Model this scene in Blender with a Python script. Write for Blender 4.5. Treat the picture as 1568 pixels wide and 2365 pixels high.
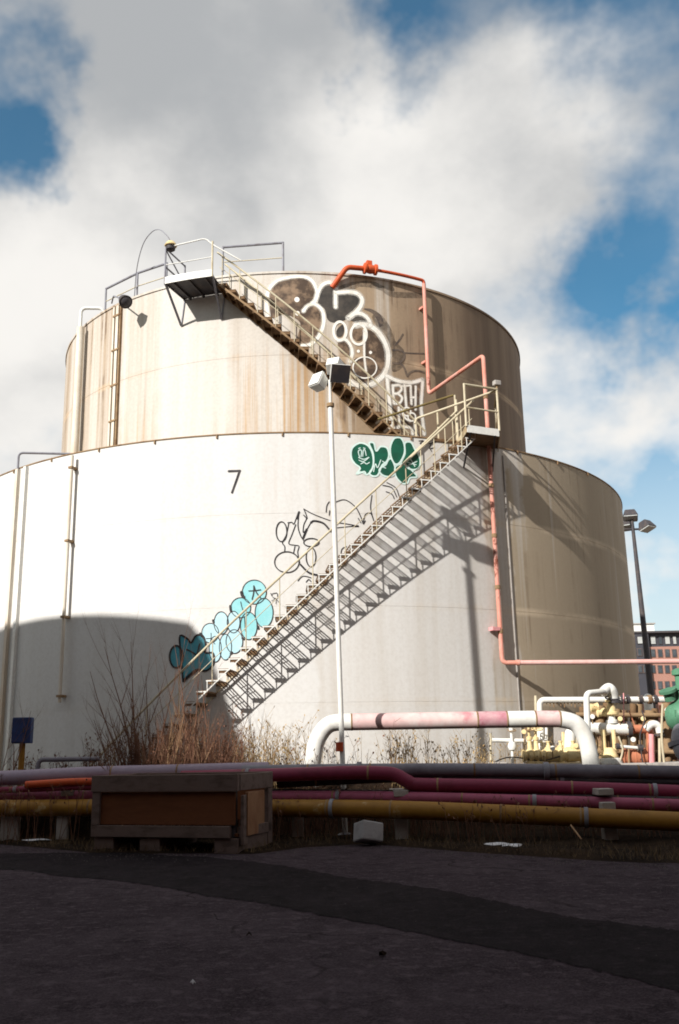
import bpy, bmesh, math, random
import numpy as np
from mathutils import Vector, Matrix

for o in list(bpy.data.objects):
    bpy.data.objects.remove(o)
S = bpy.context.scene
COL = S.collection
rnd = random.Random(7)
rad = math.radians

# ------------------------------------------------------------------ camera
FW, FH, FPX = 1568.0, 2364.0, 2167.59
TH, RO, EYE = rad(14.2019), rad(-1.20156), 1.5
cam = bpy.data.cameras.new('camera')
cam.sensor_fit = 'HORIZONTAL'
cam.sensor_width = 24.0
cam.lens = FPX / FW * 24.0
cam.clip_start = 0.1
cam.clip_end = 3000
camo = bpy.data.objects.new('camera', cam)
COL.objects.link(camo)
_c, _s = math.cos(-RO), math.sin(-RO)
X0 = Vector((1, 0, 0)); U0 = Vector((0, -math.sin(TH), math.cos(TH))); F0 = Vector((0, math.cos(TH), math.sin(TH)))
RV = X0 * _c - U0 * _s; UV = X0 * _s + U0 * _c
M = Matrix((RV, UV, -F0)).transposed().to_4x4()
M.translation = Vector((0, 0, EYE))
camo.matrix_world = M
S.camera = camo

# ------------------------------------------------------------------ sun, sky, exposure
SUN_AZ, SUN_EL = 40.0, 30.0          # degrees left of straight behind, above the horizon
SD = Vector((-math.sin(rad(SUN_AZ)) * math.cos(rad(SUN_EL)), -math.cos(rad(SUN_AZ)) * math.cos(rad(SUN_EL)), math.sin(rad(SUN_EL))))
sl = bpy.data.lights.new('sun', 'SUN')
sl.energy = 5.0
sl.angle = rad(0.6)
sl.color = (1.0, 0.96, 0.91)
so = bpy.data.objects.new('sun', sl)
COL.objects.link(so)
so.rotation_euler = SD.to_track_quat('Z', 'Y').to_euler()
so.location = SD * 60

S.render.engine = 'CYCLES'
S.cycles.max_bounces = 5
S.cycles.diffuse_bounces = 3
S.cycles.glossy_bounces = 2
S.cycles.filter_width = 1.8
S.view_settings.view_transform = 'Standard'
S.view_settings.look = 'None'
S.view_settings.gamma = 1.0
S.view_settings.exposure = 0.35
S.view_settings.use_curve_mapping = False

world = bpy.data.worlds.new('World')
S.world = world
world.use_nodes = True
world.cycles.sampling_method = 'MANUAL'
world.cycles.sample_map_resolution = 256
wt = world.node_tree
for n in list(wt.nodes):
    wt.nodes.remove(n)


class NT:
    """small node-tree writer"""
    def __init__(self, tree):
        self.t = tree
    def n(self, typ, **kw):
        x = self.t.nodes.new(typ)
        ins = kw.pop('ins', {})
        for k, v in kw.items():
            setattr(x, k, v)
        for k, v in ins.items():
            if hasattr(v, 'is_linked') or isinstance(v, bpy.types.NodeSocket):
                self.t.links.new(v, x.inputs[k])
            else:
                x.inputs[k].default_value = v
        return x
    def math(self, op, a, b=None, c=None, clamp=False):
        x = self.t.nodes.new('ShaderNodeMath'); x.operation = op; x.use_clamp = clamp
        for i, v in enumerate((a, b, c)):
            if v is None: continue
            if isinstance(v, bpy.types.NodeSocket): self.t.links.new(v, x.inputs[i])
            else: x.inputs[i].default_value = v
        return x.outputs[0]
    def ramp(self, v, a, b, lo=0.0, hi=1.0, smooth=True):
        x = self.t.nodes.new('ShaderNodeMapRange'); x.interpolation_type = 'SMOOTHSTEP' if smooth else 'LINEAR'
        self.t.links.new(v, x.inputs[0])
        for i, q in zip((1, 2, 3, 4), (a, b, lo, hi)):
            x.inputs[i].default_value = q
        return x.outputs[0]
    def mix(self, fac, a, b, mode='MIX'):
        x = self.t.nodes.new('ShaderNodeMix'); x.data_type = 'RGBA'; x.blend_type = mode
        for k, v in ((0, fac), (6, a), (7, b)):
            if isinstance(v, bpy.types.NodeSocket): self.t.links.new(v, x.inputs[k])
            else: x.inputs[k].default_value = (tuple(v) + (1,))[:4] if k else v
        return x.outputs[2]
    def noise(self, vec, scale, detail=4, rough=.55, dist=0.0, w=None):
        x = self.t.nodes.new('ShaderNodeTexNoise')
        if w is not None:
            va = self.t.nodes.new('ShaderNodeVectorMath'); va.operation = 'ADD'
            self.t.links.new(vec, va.inputs[0]); va.inputs[1].default_value = (w * 3.7, w * 1.9 + 5, w * 2.3)
            vec = va.outputs[0]
        if vec is not None: self.t.links.new(vec, x.inputs['Vector'])
        x.inputs['Scale'].default_value = scale; x.inputs['Detail'].default_value = detail
        x.inputs['Roughness'].default_value = rough; x.inputs['Distortion'].default_value = dist
        return x.outputs[0]
    def comb(self, x, y, z):
        q = self.t.nodes.new('ShaderNodeCombineXYZ')
        for i, v in enumerate((x, y, z)):
            if isinstance(v, bpy.types.NodeSocket): self.t.links.new(v, q.inputs[i])
            else: q.inputs[i].default_value = v
        return q.outputs[0]
    def sep(self, v):
        q = self.t.nodes.new('ShaderNodeSeparateXYZ'); self.t.links.new(v, q.inputs[0]); return q.outputs


# pixel -> world helpers (photo measured at 1568 x 2364)
def ray(px, py):
    a = px - FW / 2; b = py - FH / 2
    x = (a * _c - b * _s) / FPX; y = -(a * _s + b * _c) / FPX
    return Vector((x, math.cos(TH) - y * math.sin(TH), math.sin(TH) + y * math.cos(TH)))


w = NT(wt)
tc = w.n('ShaderNodeTexCoord')
dirv = tc.outputs['Generated']
sky = w.n('ShaderNodeTexSky', sky_type='NISHITA', sun_disc=False)
sky.sun_elevation = rad(SUN_EL); sky.sun_rotation = rad(180 + SUN_AZ)
sky.air_density = 1.0; sky.dust_density = 0.6; sky.ozone_density = 2.5
dx, dy, dz = w.sep(dirv)
wn_ = w.n('ShaderNodeTexNoise'); wt.links.new(dirv, wn_.inputs['Vector'])
wn_.inputs['Scale'].default_value = 5.5; wn_.inputs['Detail'].default_value = 5; wn_.inputs['Roughness'].default_value = .6
wv_ = w.n('ShaderNodeVectorMath', operation='MULTIPLY_ADD'); wt.links.new(wn_.outputs['Color'], wv_.inputs[0])
wv_.inputs[1].default_value = (.30, .30, .30); wv_.inputs[2].default_value = (-.15, -.15, -.15)
wd_ = w.n('ShaderNodeVectorMath', operation='ADD'); wt.links.new(dirv, wd_.inputs[0]); wt.links.new(wv_.outputs[0], wd_.inputs[1])
flat = w.comb(dx, dy, w.math('MULTIPLY', dz, 1.3))
big = w.noise(flat, 3.4, 5, .55, 0, w=4.2)
gapb = None
# breaks (positive) and banks (negative) in the cloud cover, as directions in the sky with ragged edges
for (px, py, r, s) in [(-110, 190, .13, .30), (0, 330, .07, .18), (1230, 0, .24, .28), (1480, 90, .10, .12), (880, 105, .07, .20), (20, 40, .07, .14),
                       (1575, 500, .13, .22), (1450, 700, .10, .14), (120, 770, .05, .16), (1540, 1330, .16, .16),
                       (350, 300, .24, -.22), (720, 580, .28, -.24), (1400, 260, .14, -.16), (1180, 480, .14, -.12), (60, 980, .16, -.2), (1540, 920, .08, -.12)]:
    d = ray(px, py).normalized()
    vd = w.n('ShaderNodeVectorMath', operation='DISTANCE'); wt.links.new(wd_.outputs[0], vd.inputs[0]); vd.inputs[1].default_value = d
    g = w.ramp(vd.outputs['Value'], 0.0, r * 1.35, s, 0.0)
    gapb = g if gapb is None else w.math('ADD', gapb, g)
fray = w.noise(flat, 12.0, 4, .6, 0, w=3.1)
dens = w.math('ADD', w.math('SUBTRACT', w.math('ADD', big, .085), gapb), w.math('MULTIPLY', w.math('SUBTRACT', fray, .5), .22))
cover = w.ramp(dens, .28, .68)
veil = w.ramp(dz, .04, .42, .74, .06)                     # thin haze veil thickening to the horizon
cover = w.math('MAXIMUM', cover, veil)
shade = w.noise(flat, 2.3, 3, .52, 0, w=9.7)
shade2 = w.noise(flat, 5.5, 5, .58, 0, w=2.1)
lum = w.math('ADD', w.math('MULTIPLY', shade, .72), w.math('MULTIPLY', shade2, .36))
lum = w.math('ADD', lum, w.ramp(dz, .22, .66, .07, -.05))
cl = w.ramp(lum, .36, .66, 0.0, 1.0)
ccol = w.mix(cl, (4.7, 4.85, 5.0), (9.9, 9.65, 9.25))
skyt = w.mix(1.0, sky.outputs[0], (0.50, 1.20, 1.26), 'MULTIPLY')
final = w.mix(cover, skyt, ccol)
bg = w.n('ShaderNodeBackground', ins={'Strength': 0.075})
wt.links.new(final, bg.inputs[0])
wo = w.n('ShaderNodeOutputWorld')
wt.links.new(bg.outputs[0], wo.inputs[0])

# ------------------------------------------------------------------ measured frame of the tank
R1, R2, Z1, Z2 = 10.3487, 7.60907, 8.4306, 13.8895
CX, CY = -1.4238894, 30.31527883
AXIS = Vector((CX, CY, 0))


def cyl(px, py, R):
    d = ray(px, py)
    ox, oy = -CX, -CY
    a = d.x ** 2 + d.y ** 2; b = ox * d.x + oy * d.y; c = ox * ox + oy * oy - R * R
    t = (-b - math.sqrt(max(b * b - a * c, 0))) / a
    return Vector((0, 0, EYE)) + d * t


def cylco(px, py, R):
    p = cyl(px, py, R)
    return math.atan2(p.x - CX, -(p.y - CY)), p.z


def pol(R, phi, z):
    return Vector((CX + R * math.sin(phi), CY - R * math.cos(phi), z))


def at(px, py, Y):
    d = ray(px, py)
    return Vector((0, 0, EYE)) + d * (Y / d.y)


def onz(px, py, z):
    d = ray(px, py)
    return Vector((0, 0, EYE)) + d * ((z - EYE) / d.z)


# ------------------------------------------------------------------ materials
MATS = {}


def newmat(name):
    m = bpy.data.materials.new(name); m.use_nodes = True
    t = m.node_tree
    for n in list(t.nodes): t.nodes.remove(n)
    k = NT(t)
    b = k.n('ShaderNodeBsdfPrincipled'); o = k.n('ShaderNodeOutputMaterial')
    t.links.new(b.outputs[0], o.inputs[0])
    MATS[name] = m
    return m, k, b


def setc(k, b, col, rough=.6, metal=0.0, bump=None, bstr=.3, bdist=.02, spec=.22):
    b.inputs['Specular IOR Level'].default_value = spec
    if isinstance(col, bpy.types.NodeSocket): k.t.links.new(col, b.inputs['Base Color'])
    else: b.inputs['Base Color'].default_value = tuple(col) + (1,)
    if isinstance(rough, bpy.types.NodeSocket): k.t.links.new(rough, b.inputs['Roughness'])
    else: b.inputs['Roughness'].default_value = rough
    b.inputs['Metallic'].default_value = metal
    if bump is not None:
        bn = k.n('ShaderNodeBump', ins={'Strength': bstr, 'Distance': bdist, 'Height': bump})
        k.t.links.new(bn.outputs[0], b.inputs['Normal'])


def worn(name, base, dirt, spot=None, scale=3.0, amt=(.45, .7), rough=.6, spotamt=(.66, .74), stretch=(1, 1, 1), bstr=.15, metal=0.0):
    """paint or wood with dirt clouds and chipped spots"""
    m, k, b = newmat(name)
    tc = k.n('ShaderNodeTexCoord')
    mp = k.n('ShaderNodeMapping'); k.t.links.new(tc.outputs['Object'], mp.inputs[0]); mp.inputs['Scale'].default_value = stretch
    v = mp.outputs[0]
    n1 = k.noise(v, scale, 6, .6)
    c = k.mix(k.ramp(n1, *amt), base, dirt)
    fine = k.noise(v, scale * 9, 4, .6)
    c = k.mix(k.ramp(fine, .3, .7, 0, .35), c, tuple(x * .7 for x in base))
    if spot:
        n2 = k.noise(v, scale * 2.3, 7, .68, w=3.3)
        c = k.mix(k.ramp(n2, *spotamt), c, spot)
    setc(k, b, c, rough, metal, fine, bstr, .01)
    return m


CREAM = worn('cream_rail_paint', (.58, .51, .36), (.44, .36, .23), (.20, .10, .04), 3.0, rough=.5)
WHITEP = worn('white_pipe_paint', (.78, .77, .72), (.62, .58, .50), (.35, .15, .06), 1.6, (.5, .8), .45, (.70, .76))
PIPEW = worn('stained_white_pipe_paint', (.70, .64, .54), (.56, .44, .32), (.34, .18, .09), 1.2, (.4, .7), .55, (.62, .72), (1, 1, .4))
RUSTG = worn('rusty_grating', (.19, .115, .06), (.10, .055, .03), (.33, .20, .09), 5.0, rough=.85)
RUSTS = worn('rusty_stringer', (.30, .20, .11), (.16, .085, .045), (.5, .42, .28), 4.0, rough=.8)
CREAMR = worn('cream_stringer', (.60, .50, .33), (.40, .28, .15), (.18, .08, .03), 4.0, (.45, .65), .7, (.60, .70))
REDP = worn('salmon_pipe_paint', (.66, .27, .20), (.64, .36, .30), (.20, .06, .035), 2.6, (.38, .66), .6, (.57, .66), (1, 1, .5))
REDD = worn('orange_red_paint', (.58, .10, .03), (.42, .06, .03), (.16, .04, .02), 3.0, rough=.5)
PINKP = worn('pink_pipe_paint', (.78, .36, .36), (.66, .26, .28), (.24, .07, .08), 1.4, (.45, .7), .5, (.66, .74))
FADER = worn('faded_rose_paint', (.68, .38, .34), (.64, .46, .42), (.36, .12, .09), 1.5, (.40, .68), .6, (.62, .70))
FADEP = worn('faded_pink_paint', (.70, .46, .44), (.66, .60, .56), (.55, .24, .26), .9, (.42, .68), .55, (.56, .70))
FADED = worn('maroon_paint_and_shade', (.50, .22, .26), (.60, .42, .42), (.40, .12, .16), 1.4, (.40, .66), .55, (.56, .70))  # maroon stretch: partly paint, partly shade put into the colour
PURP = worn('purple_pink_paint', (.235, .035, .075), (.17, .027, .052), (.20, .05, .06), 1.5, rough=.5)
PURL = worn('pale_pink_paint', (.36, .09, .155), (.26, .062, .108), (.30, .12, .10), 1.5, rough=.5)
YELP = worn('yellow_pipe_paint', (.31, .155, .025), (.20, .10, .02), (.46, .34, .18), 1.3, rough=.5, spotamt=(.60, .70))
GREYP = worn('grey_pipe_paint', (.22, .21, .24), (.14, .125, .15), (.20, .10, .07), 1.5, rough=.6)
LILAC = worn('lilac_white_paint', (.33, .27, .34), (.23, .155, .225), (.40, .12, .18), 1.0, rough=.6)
DARKM = worn('dark_painted_steel', (.06, .055, .06), (.10, .08, .07), (.14, .07, .04), 5.0, rough=.55)
GREYM = worn('grey_steel', (.26, .26, .29), (.18, .16, .17), (.20, .10, .06), 4.0, rough=.5)
OLIVE = worn('olive_rail', (.16, .12, .04), (.09, .06, .03), None, 4.0, rough=.6)
YELV = worn('yellow_valve_paint', (.82, .66, .36), (.66, .48, .22), (.30, .13, .05), 5.0, (.45, .7), .5, (.58, .68))
GREENP = worn('green_actuator_paint', (.10, .25, .15), (.07, .18, .11), (.30, .30, .22), 4.0, rough=.45)
ORANG = worn('orange_pipe_paint', (.52, .20, .11), (.40, .14, .08), (.62, .46, .36), 4.0, rough=.55)
BLUEP = worn('blue_cabinet_paint', (.035, .06, .17), (.03, .04, .09), None, 4.0, rough=.5)
CONC = worn('weathered_concrete', (.40, .37, .34), (.28, .255, .23), (.16, .14, .13), 4.0, rough=.9, bstr=.4)
BOARD = worn('grey_weathered_board', (.155, .11, .095), (.09, .063, .053), (.10, .06, .04), 3.0, rough=.85, stretch=(.35, 3, 3), bstr=.4)
PLY = worn('brown_plywood', (.155, .055, .022), (.10, .035, .013), (.12, .045, .02), 1.6, rough=.8, stretch=(.4, 1, 2.2))
PLYL = worn('pale_plywood', (.30, .16, .085), (.22, .10, .05), (.22, .10, .05), 2.5, rough=.8, stretch=(1, 1, .6))
STEM = worn('reddish_brown_stem', (.19, .095, .058), (.12, .055, .036), (.34, .20, .12), 3.0, rough=.8)
STEML = worn('pale_tan_stem', (.40, .25, .14), (.28, .15, .08), None, 3.0, rough=.8)
STRAW = worn('dry_straw', (.44, .31, .15), (.28, .17, .08), None, 2.0, rough=.85)
DEADG = worn('dark_dead_grass', (.12, .08, .04), (.07, .045, .025), None, 2.0, rough=.9)
GRIT = worn('dull_grit', (.11, .095, .09), (.07, .06, .055), None, 9.0, rough=.95)
PAPER = worn('white_scrap', (.75, .75, .78), (.6, .6, .62), None, 8.0, rough=.7)
ROOFM = worn('roof_steel', (.42, .38, .33), (.28, .22, .17), None, 1.0, rough=.7)
WINDM = worn('window_glass', (.05, .06, .07), (.10, .11, .12), None, 1.0, rough=.12)
WINDL = worn('window_glass_pale', (.45, .46, .44), (.35, .36, .36), None, 1.0, rough=.2)
DARKCL = worn('charcoal_cladding', (.055, .055, .065), (.075, .07, .08), None, .6, rough=.7)

# brick of the far building
BRICKM, k, b = newmat('red_brick')
tc = k.n('ShaderNodeTexCoord')
bt = k.n('ShaderNodeTexBrick'); 
mp = k.n('ShaderNodeMapping'); mp.inputs['Rotation'].default_value = (rad(90), 0, 0); k.t.links.new(tc.outputs['Object'], mp.inputs[0])
k.t.links.new(mp.outputs[0], bt.inputs['Vector'])
bt.inputs['Color1'].default_value = (.36, .18, .14, 1); bt.inputs['Color2'].default_value = (.30, .14, .11, 1); bt.inputs['Mortar'].default_value = (.42, .28, .22, 1)
bt.inputs['Scale'].default_value = 4.0
setc(k, b, bt.outputs[0], .9)

# asphalt
def asphalt(name, ca, cb, sc=1.0):
    m, k, b = newmat(name)
    tc = k.n('ShaderNodeTexCoord'); v = tc.outputs['Object']
    n1 = k.noise(v, .45 * sc, 5, .6, .4); n2 = k.noise(v, 60, 3, .7); n3 = k.noise(v, 2.6, 6, .62, w=2.0)
    vo = k.n('ShaderNodeTexVoronoi'); k.t.links.new(v, vo.inputs['Vector']); vo.inputs['Scale'].default_value = 75
    c = k.mix(k.ramp(n1, .36, .66), ca, cb)
    c = k.mix(k.ramp(n3, .45, .70, 0, .85), c, tuple(x * .5 for x in ca))
    n4 = k.noise(v, 9, 5, .7, w=6.0)
    c = k.mix(k.ramp(n4, .50, .70, 0, .7), c, tuple(x * 1.9 for x in cb))
    c = k.mix(k.ramp(vo.outputs['Color'], .3, .9, 0, .38), c, tuple(min(1, x * 1.9) for x in cb))
    c = k.mix(k.ramp(n2, .68, .76, 0, .55), c, (.20, .17, .16))
    # thin cracks
    vc = k.n('ShaderNodeTexVoronoi', feature='DISTANCE_TO_EDGE')
    wv = k.n('ShaderNodeVectorMath', operation='ADD'); nn = k.n('ShaderNodeTexNoise'); nn.inputs['Scale'].default_value = 1.4; k.t.links.new(v, nn.inputs['Vector'])
    k.t.links.new(v, wv.inputs[0]); k.t.links.new(nn.outputs['Color'], wv.inputs[1]); k.t.links.new(wv.outputs[0], vc.inputs['Vector'])
    vc.inputs['Scale'].default_value = .33
    cr = k.ramp(vc.outputs['Distance'], .0, .010, 1.0, 0.0)
    cr = k.math('MULTIPLY', cr, k.ramp(n1, .50, .62))
    c = k.mix(cr, c, (.012, .010, .010))
    h = k.math('ADD', k.math('MULTIPLY', vo.outputs['Distance'], .6), k.math('SUBTRACT', n2, cr))
    setc(k, b, c, .95, 0, h, .9, .015, .04)
    return m
ASPH = asphalt('worn_asphalt', (.0345, .0250, .0302), (.057, .043, .050))
ASPHD = asphalt('newer_asphalt', (.0125, .0096, .0112), (.0205, .0160, .0182))

SOIL, k, b = newmat('dark_soil')
tc = k.n('ShaderNodeTexCoord'); v = tc.outputs['Object']
c = k.mix(k.ramp(k.noise(v, 1.2, 6, .65), .35, .65), (.012, .008, .006), (.030, .019, .012))
c = k.mix(k.ramp(k.noise(v, 22, 4, .7), .58, .72, 0, .6), c, (.15, .10, .055))
setc(k, b, c, .95, 0, k.noise(v, 30, 5, .7), .7, .03, .04)
LOT, k, b = newmat('gravel_yard')
tc = k.n('ShaderNodeTexCoord'); v = tc.outputs['Object']
c = k.mix(k.ramp(k.noise(v, .3, 6, .65), .35, .65), (.17, .13, .10), (.25, .20, .15))
setc(k, b, c, .95, 0, k.noise(v, 20, 5, .7), .6, .03)

# round shells: vertical streaks that follow the angle round the axis
def shell(name, base, tan, dark, zones, rust, seed, seams, soft=1.0, grime=()):
    """zones: (deg0, deg1, tan amount) soft bands of weathering; rust: (deg0, deg1, z0, z1, amt)"""
    m, k, b = newmat(name)
    tc = k.n('ShaderNodeTexCoord'); x, y, z = k.sep(tc.outputs['Object'])
    ph = k.math('MULTIPLY', k.math('ARCTAN2', x, k.math('MULTIPLY', y, -1.0)), 180 / math.pi)
    v1 = k.comb(k.math('MULTIPLY', ph, .32), seed, k.math('MULTIPLY', z, .09))
    v2 = k.comb(k.math('MULTIPLY', ph, 1.35), seed + 5, k.math('MULTIPLY', z, .16))
    v3 = k.comb(k.math('MULTIPLY', ph, .16), seed + 9, k.math('MULTIPLY', z, .9))
    s1 = k.noise(v1, 1.0, 3, .5); s2 = k.noise(v2, 1.0, 3, .6); bl = k.noise(v3, 1.0, 5, .62)
    warp = k.math('MULTIPLY', k.math('SUBTRACT', bl, .5), 4.0)
    phw = k.math('ADD', ph, warp)
    t = None
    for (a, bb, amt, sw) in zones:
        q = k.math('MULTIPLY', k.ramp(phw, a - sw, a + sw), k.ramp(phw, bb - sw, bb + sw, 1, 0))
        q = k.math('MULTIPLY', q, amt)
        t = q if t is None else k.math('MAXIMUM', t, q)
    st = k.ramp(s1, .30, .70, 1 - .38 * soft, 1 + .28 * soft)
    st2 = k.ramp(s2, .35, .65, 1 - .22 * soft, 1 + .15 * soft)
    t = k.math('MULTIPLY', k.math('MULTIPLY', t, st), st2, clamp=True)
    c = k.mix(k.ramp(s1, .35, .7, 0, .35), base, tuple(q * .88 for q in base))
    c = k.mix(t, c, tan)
    dk = k.math('MULTIPLY', k.math('MULTIPLY', k.ramp(s2, .50, .72), k.ramp(bl, .40, .65)), k.ramp(t, .25, .9, 0, .8 * soft))
    c = k.mix(dk, c, dark)
    for (a, amt, sf) in grime:
        q = k.math('MULTIPLY', k.ramp(phw, a - sf, a + sf), k.math('MULTIPLY', k.ramp(s1, .3, .7, .70, 1.15), amt), clamp=True)
        c = k.mix(q, c, dark)
    for (a, bb, z0, z1, amt) in rust:
        q = k.math('MULTIPLY', k.ramp(phw, a - 2, a + 2), k.ramp(phw, bb - 2, bb + 2, 1, 0))
        zf = k.math('MULTIPLY', k.ramp(z, z0, z0 + .8), k.ramp(z, z1 - 1.6, z1, 1, 0))
        q = k.math('MULTIPLY', k.math('MULTIPLY', q, zf), k.math('MULTIPLY', k.ramp(s2, .44, .66), amt))
        c = k.mix(q, c, (.46, .25, .075))
    # drips below the rim and pale efflorescence at the joints
    for zs in seams:
        dz_ = k.math('ABSOLUTE', k.math('SUBTRACT', z, zs))
        q = k.math('MULTIPLY', k.ramp(dz_, .03, .14, 1, 0), k.math('MULTIPLY', k.ramp(bl, .35, .6), k.ramp(t, .15, .7, .05, .62)))
        c = k.mix(q, c, tuple(min(1, q_ * 1.55) for q_ in tan))
    fine = k.noise(tc.outputs['Object'], 14, 4, .6)
    c = k.mix(k.ramp(fine, .35, .75, 0, .12), c, dark)
    setc(k, b, c, .72, 0, k.math('ADD', bl, k.math('MULTIPLY', fine, .3)), .07, .03)
    return m
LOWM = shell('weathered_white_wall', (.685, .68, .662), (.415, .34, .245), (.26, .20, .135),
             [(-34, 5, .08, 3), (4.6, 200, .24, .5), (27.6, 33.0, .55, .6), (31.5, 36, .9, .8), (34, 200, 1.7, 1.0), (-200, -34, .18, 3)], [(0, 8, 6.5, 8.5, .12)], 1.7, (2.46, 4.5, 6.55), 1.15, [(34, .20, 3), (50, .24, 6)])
UPM = shell('stained_white_steel', (.63, .60, .55), (.36, .265, .175), (.13, .085, .058),
            [(-200, -36, .62, 2.0), (-36, -26, .32, 2), (-26, -10, .12, 2), (-10, 0, .36, 3), (0, 11, .50, 2), (11, 200, 1.1, 1.2), (26, 200, 1.8, 2.0)],
            [(-8, 11, 7.5, 12.2, .62), (-40, -27, 7.5, 11.0, .40), (-16, -8, 7.5, 10.5, .2)], 7.3, (11.5,), 1.15, [(24, .32, 5), (40, .62, 5)])


def paint(name, c, c2=None, rough=.55, sc=3.0, lo=.4, hi=.62):
    m, k, b = newmat(name)
    tc = k.n('ShaderNodeTexCoord')
    n1 = k.noise(tc.outputs['Object'], sc, 6, .65)
    cc = k.mix(k.ramp(n1, lo, hi), c, c2 or tuple(q * .8 for q in c))
    setc(k, b, cc, rough)
    return m
P_WHITE = paint('white_spray_paint', (.84, .81, .74), (.70, .64, .55), sc=4, lo=.45, hi=.7)
P_BLACK = paint('black_spray_paint', (.02, .018, .02), (.05, .045, .045))
P_FADE = paint('faded_black_spray_paint', (.07, .055, .05), (.16, .12, .09))
P_DKBR = paint('patchy_brown_spray_paint', (.075, .05, .035), (.25, .17, .11), sc=3.2, lo=.42, hi=.64)
P_DKGR = paint('charcoal_spray_paint', (.045, .04, .036), (.085, .072, .06), sc=2.0)
P_GREEN = paint('dark_green_spray_paint', (.010, .105, .060), (.012, .075, .045))
P_MINT = paint('pale_mint_spray_paint', (.62, .78, .72), (.55, .70, .66))
P_CYAN = paint('cyan_spray_paint', (.24, .57, .60), (.33, .63, .66), sc=1.2)
P_CYANL = paint('pale_cyan_spray_paint', (.42, .64, .70), (.48, .67, .71), sc=1.2)
P_TEAL = paint('shaded_teal_spray_paint', (.075, .33, .42), (.10, .38, .46), sc=2)  # richer teal, also darkened to carry the shade on these letters


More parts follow.
